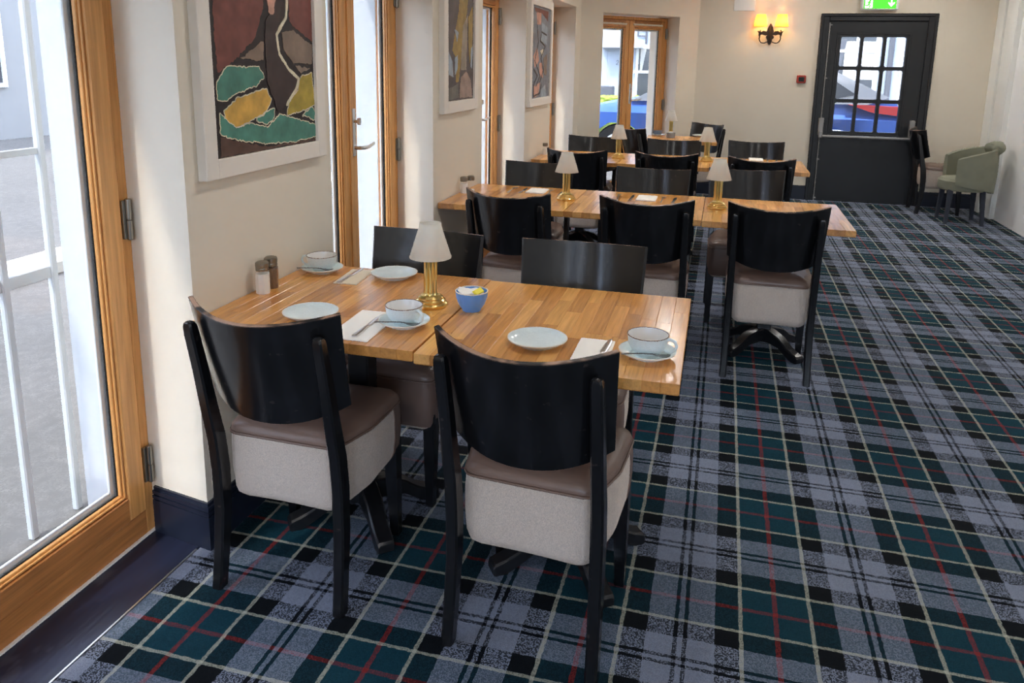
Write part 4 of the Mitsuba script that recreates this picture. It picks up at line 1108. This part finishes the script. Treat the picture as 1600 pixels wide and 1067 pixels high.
part(k, 'house_number', t2, 'mat_slate', smooth=False)
part(k, 'wall_bracket', cat_([cbox(-0.50, -0.46, FY - 0.06, FY, 1.95, 2.32, 0.005), cbox(-0.70, -0.46, FY - 0.06, FY - 0.03, 2.27, 2.31, 0.005), cbox(-0.70, -0.67, FY - 0.06, FY - 0.03, 2.12, 2.31, 0.005), cbox(-0.70, -0.46, FY - 0.06, FY - 0.03, 2.12, 2.15, 0.005)]), 'mat_slate')
k = thing('planter_box', 'dark grey planter box before the white house', 'planter')
own(k, cbox(-1.42, -1.08, FY - 1.3, FY - 0.9, -0.03, 0.95, 0.01), 'mat_slate')

k = thing('grey_house', 'grey rendered house across the side street', 'house')
part(k, 'wall', bx(-17, -11, -14, 16, -0.1, 6.0), 'mat_facade_grey', smooth=False)
for wy in (-9, -5.5, -2, 1.5, 5, 8.5):
    for wz in (0.9, 3.4):
        w = part(k, 'window', cat_([bx(-11.02, -10.94, wy, wy + 0.08, wz, wz + 1.4), bx(-11.02, -10.94, wy + 1.1, wy + 1.18, wz, wz + 1.4), bx(-11.02, -10.94, wy, wy + 1.18, wz, wz + 0.08), bx(-11.02, -10.94, wy, wy + 1.18, wz + 1.32, wz + 1.4)]), 'mat_white', smooth=False)
        part(w, 'pane', bx(-11.01, -10.97, wy + 0.05, wy + 1.13, wz + 0.05, wz + 1.35), 'mat_window_dark', smooth=False)

k = thing('hedge', 'low yellow green clipped hedge beyond the blue car', 'hedge')
hm = trimesh.creation.box(extents=(2.2, 0.5, 0.9))
hm = hm.subdivide_to_size(0.06)
v = np.array(hm.vertices)
v = v + 0.09 * (np.stack([meshkit.noise(v * 14, s) for s in (1, 2, 3)], 1) - 0.5)
own(k, trimesh.Trimesh(v + np.array([-1.15, 12.6, 0.45]), hm.faces, process=False), 'mat_hedge', smooth=False)

# blue car beyond the far wall, nose to the left
k = thing('car', 'blue saloon car parked outside the window and the black door', 'car')
CY0, CY1 = 9.75, 11.45
body = [(-0.86, 0.30), (-0.90, 0.55), (-0.80, 0.78), (-0.30, 0.90), (0.18, 0.985), (0.9, 1.0), (2.9, 1.03), (3.3, 1.08), (3.66, 1.04), (3.74, 0.85), (3.72, 0.45), (3.6, 0.30), (3.30, 0.28), (3.22, 0.52), (3.0, 0.66), (2.74, 0.66), (2.52, 0.52), (2.44, 0.28), (0.42, 0.26), (0.34, 0.5), (0.12, 0.65), (-0.14, 0.65), (-0.36, 0.5), (-0.44, 0.28)]
bp_ = Polygon(body).buffer(-0.03).buffer(0.03)
low = wallplate(bp_.intersection(sbox(-2, 0, 5, 0.80)), CY0, CY1)
up_ = wallplate(bp_.intersection(sbox(-2, 0.80, 5, 2)), CY0, CY1)
v = np.array(up_.vertices)
hi = v[:, 2] > 0.82
v[hi, 1] += np.where(v[hi, 1] < (CY0 + CY1) / 2, 1, -1) * np.minimum(0.16, 0.03 + (v[hi, 2] - 0.80) * 0.5)
part(k, 'body', cat_([low, trimesh.Trimesh(v, up_.faces, process=False)]), 'mat_car_blue', smooth=25)
cabL = np.array([(0.16, 0.97), (0.98, 1.42), (1.3, 1.455), (2.5, 1.465), (2.9, 1.42), (3.56, 1.10), (3.3, 1.0)])
cy = (CY0 + CY1) / 2


def cab_ring(hw_b, hw_t, sgn):
    return [(x, cy + sgn * (hw_b + (hw_t - hw_b) * (z - 0.97) / 0.5), z) for x, z in cabL]


part(k, 'roof', loft([cab_ring(0.80, 0.62, -1), cab_ring(0.80, 0.62, 1)]), 'mat_car_trim', smooth=25, label='pale roof and pillars')
side = Polygon([(0.62, 1.06), (1.02, 1.36), (1.3, 1.40), (2.5, 1.41), (2.8, 1.37), (3.18, 1.12), (2.9, 1.06)])
for a, b in ((0.5, 1.72), (1.80, 2.72), (2.80, 3.3)):
    g = side.intersection(sbox(a, 0.9, b, 1.6)).buffer(-0.012)
    if g.is_empty:
        continue
    m = wallplate(g, -0.006, 0.006)
    v = np.array(m.vertices)
    v[:, 1] += cy - (0.80 - 0.18 * (v[:, 2] - 0.97) / 0.5) - 0.004
    part(k, 'side_window', trimesh.Trimesh(v, m.faces, process=False), 'mat_window_dark', smooth=False)
for wx in (-0.01, 2.87):
    wh = part(k, 'wheel', xf(lathe([(0.0, -0.09), (0.20, -0.09), (0.31, -0.085), (0.33, -0.06), (0.33, 0.06), (0.31, 0.09), (0, 0.09)], 36), trimesh.transformations.translation_matrix([wx, CY0 + 0.12, 0.30]) @ trimesh.transformations.rotation_matrix(math.pi / 2, [1, 0, 0])), 'mat_tyre', smooth=35)
    part(wh, 'hub', xf(lathe([(0.0, 0.0), (0.19, 0.0), (0.20, 0.012), (0.05, 0.02), (0, 0.02)], 24), trimesh.transformations.translation_matrix([wx, CY0 + 0.035, 0.30]) @ trimesh.transformations.rotation_matrix(math.pi / 2, [1, 0, 0])), 'mat_car_trim', smooth=35)
part(k, 'wing_mirror', cat_([cbox(0.42, 0.62, CY0 - 0.16, CY0 - 0.02, 1.0, 1.11, 0.03)]), 'mat_car_trim')
part(k, 'tail_light', wallplate(Polygon([(3.05, 1.0), (3.70, 0.985), (3.73, 0.86), (3.35, 0.90)]), CY0 - 0.012, CY0 + 0.2), 'mat_tail', smooth=False, label='red tail lamp')
part(k, 'headlight', wallplate(Polygon([(-0.86, 0.74), (-0.80, 0.79), (-0.45, 0.85), (-0.5, 0.76)]), CY0 - 0.01, CY0 + 0.2), 'mat_car_trim', smooth=False)
for x in (0.55, 1.76, 2.62):
    part(k, 'door_seam', cbox(x - 0.005, x + 0.005, CY0 - 0.003, CY0 + 0.01, 0.35, 1.0, 0.001), 'mat_gasket')
part(k, 'side_moulding', cbox(0.5, 2.4, CY0 - 0.012, CY0 + 0.01, 0.80, 0.835, 0.005), 'mat_car_trim')
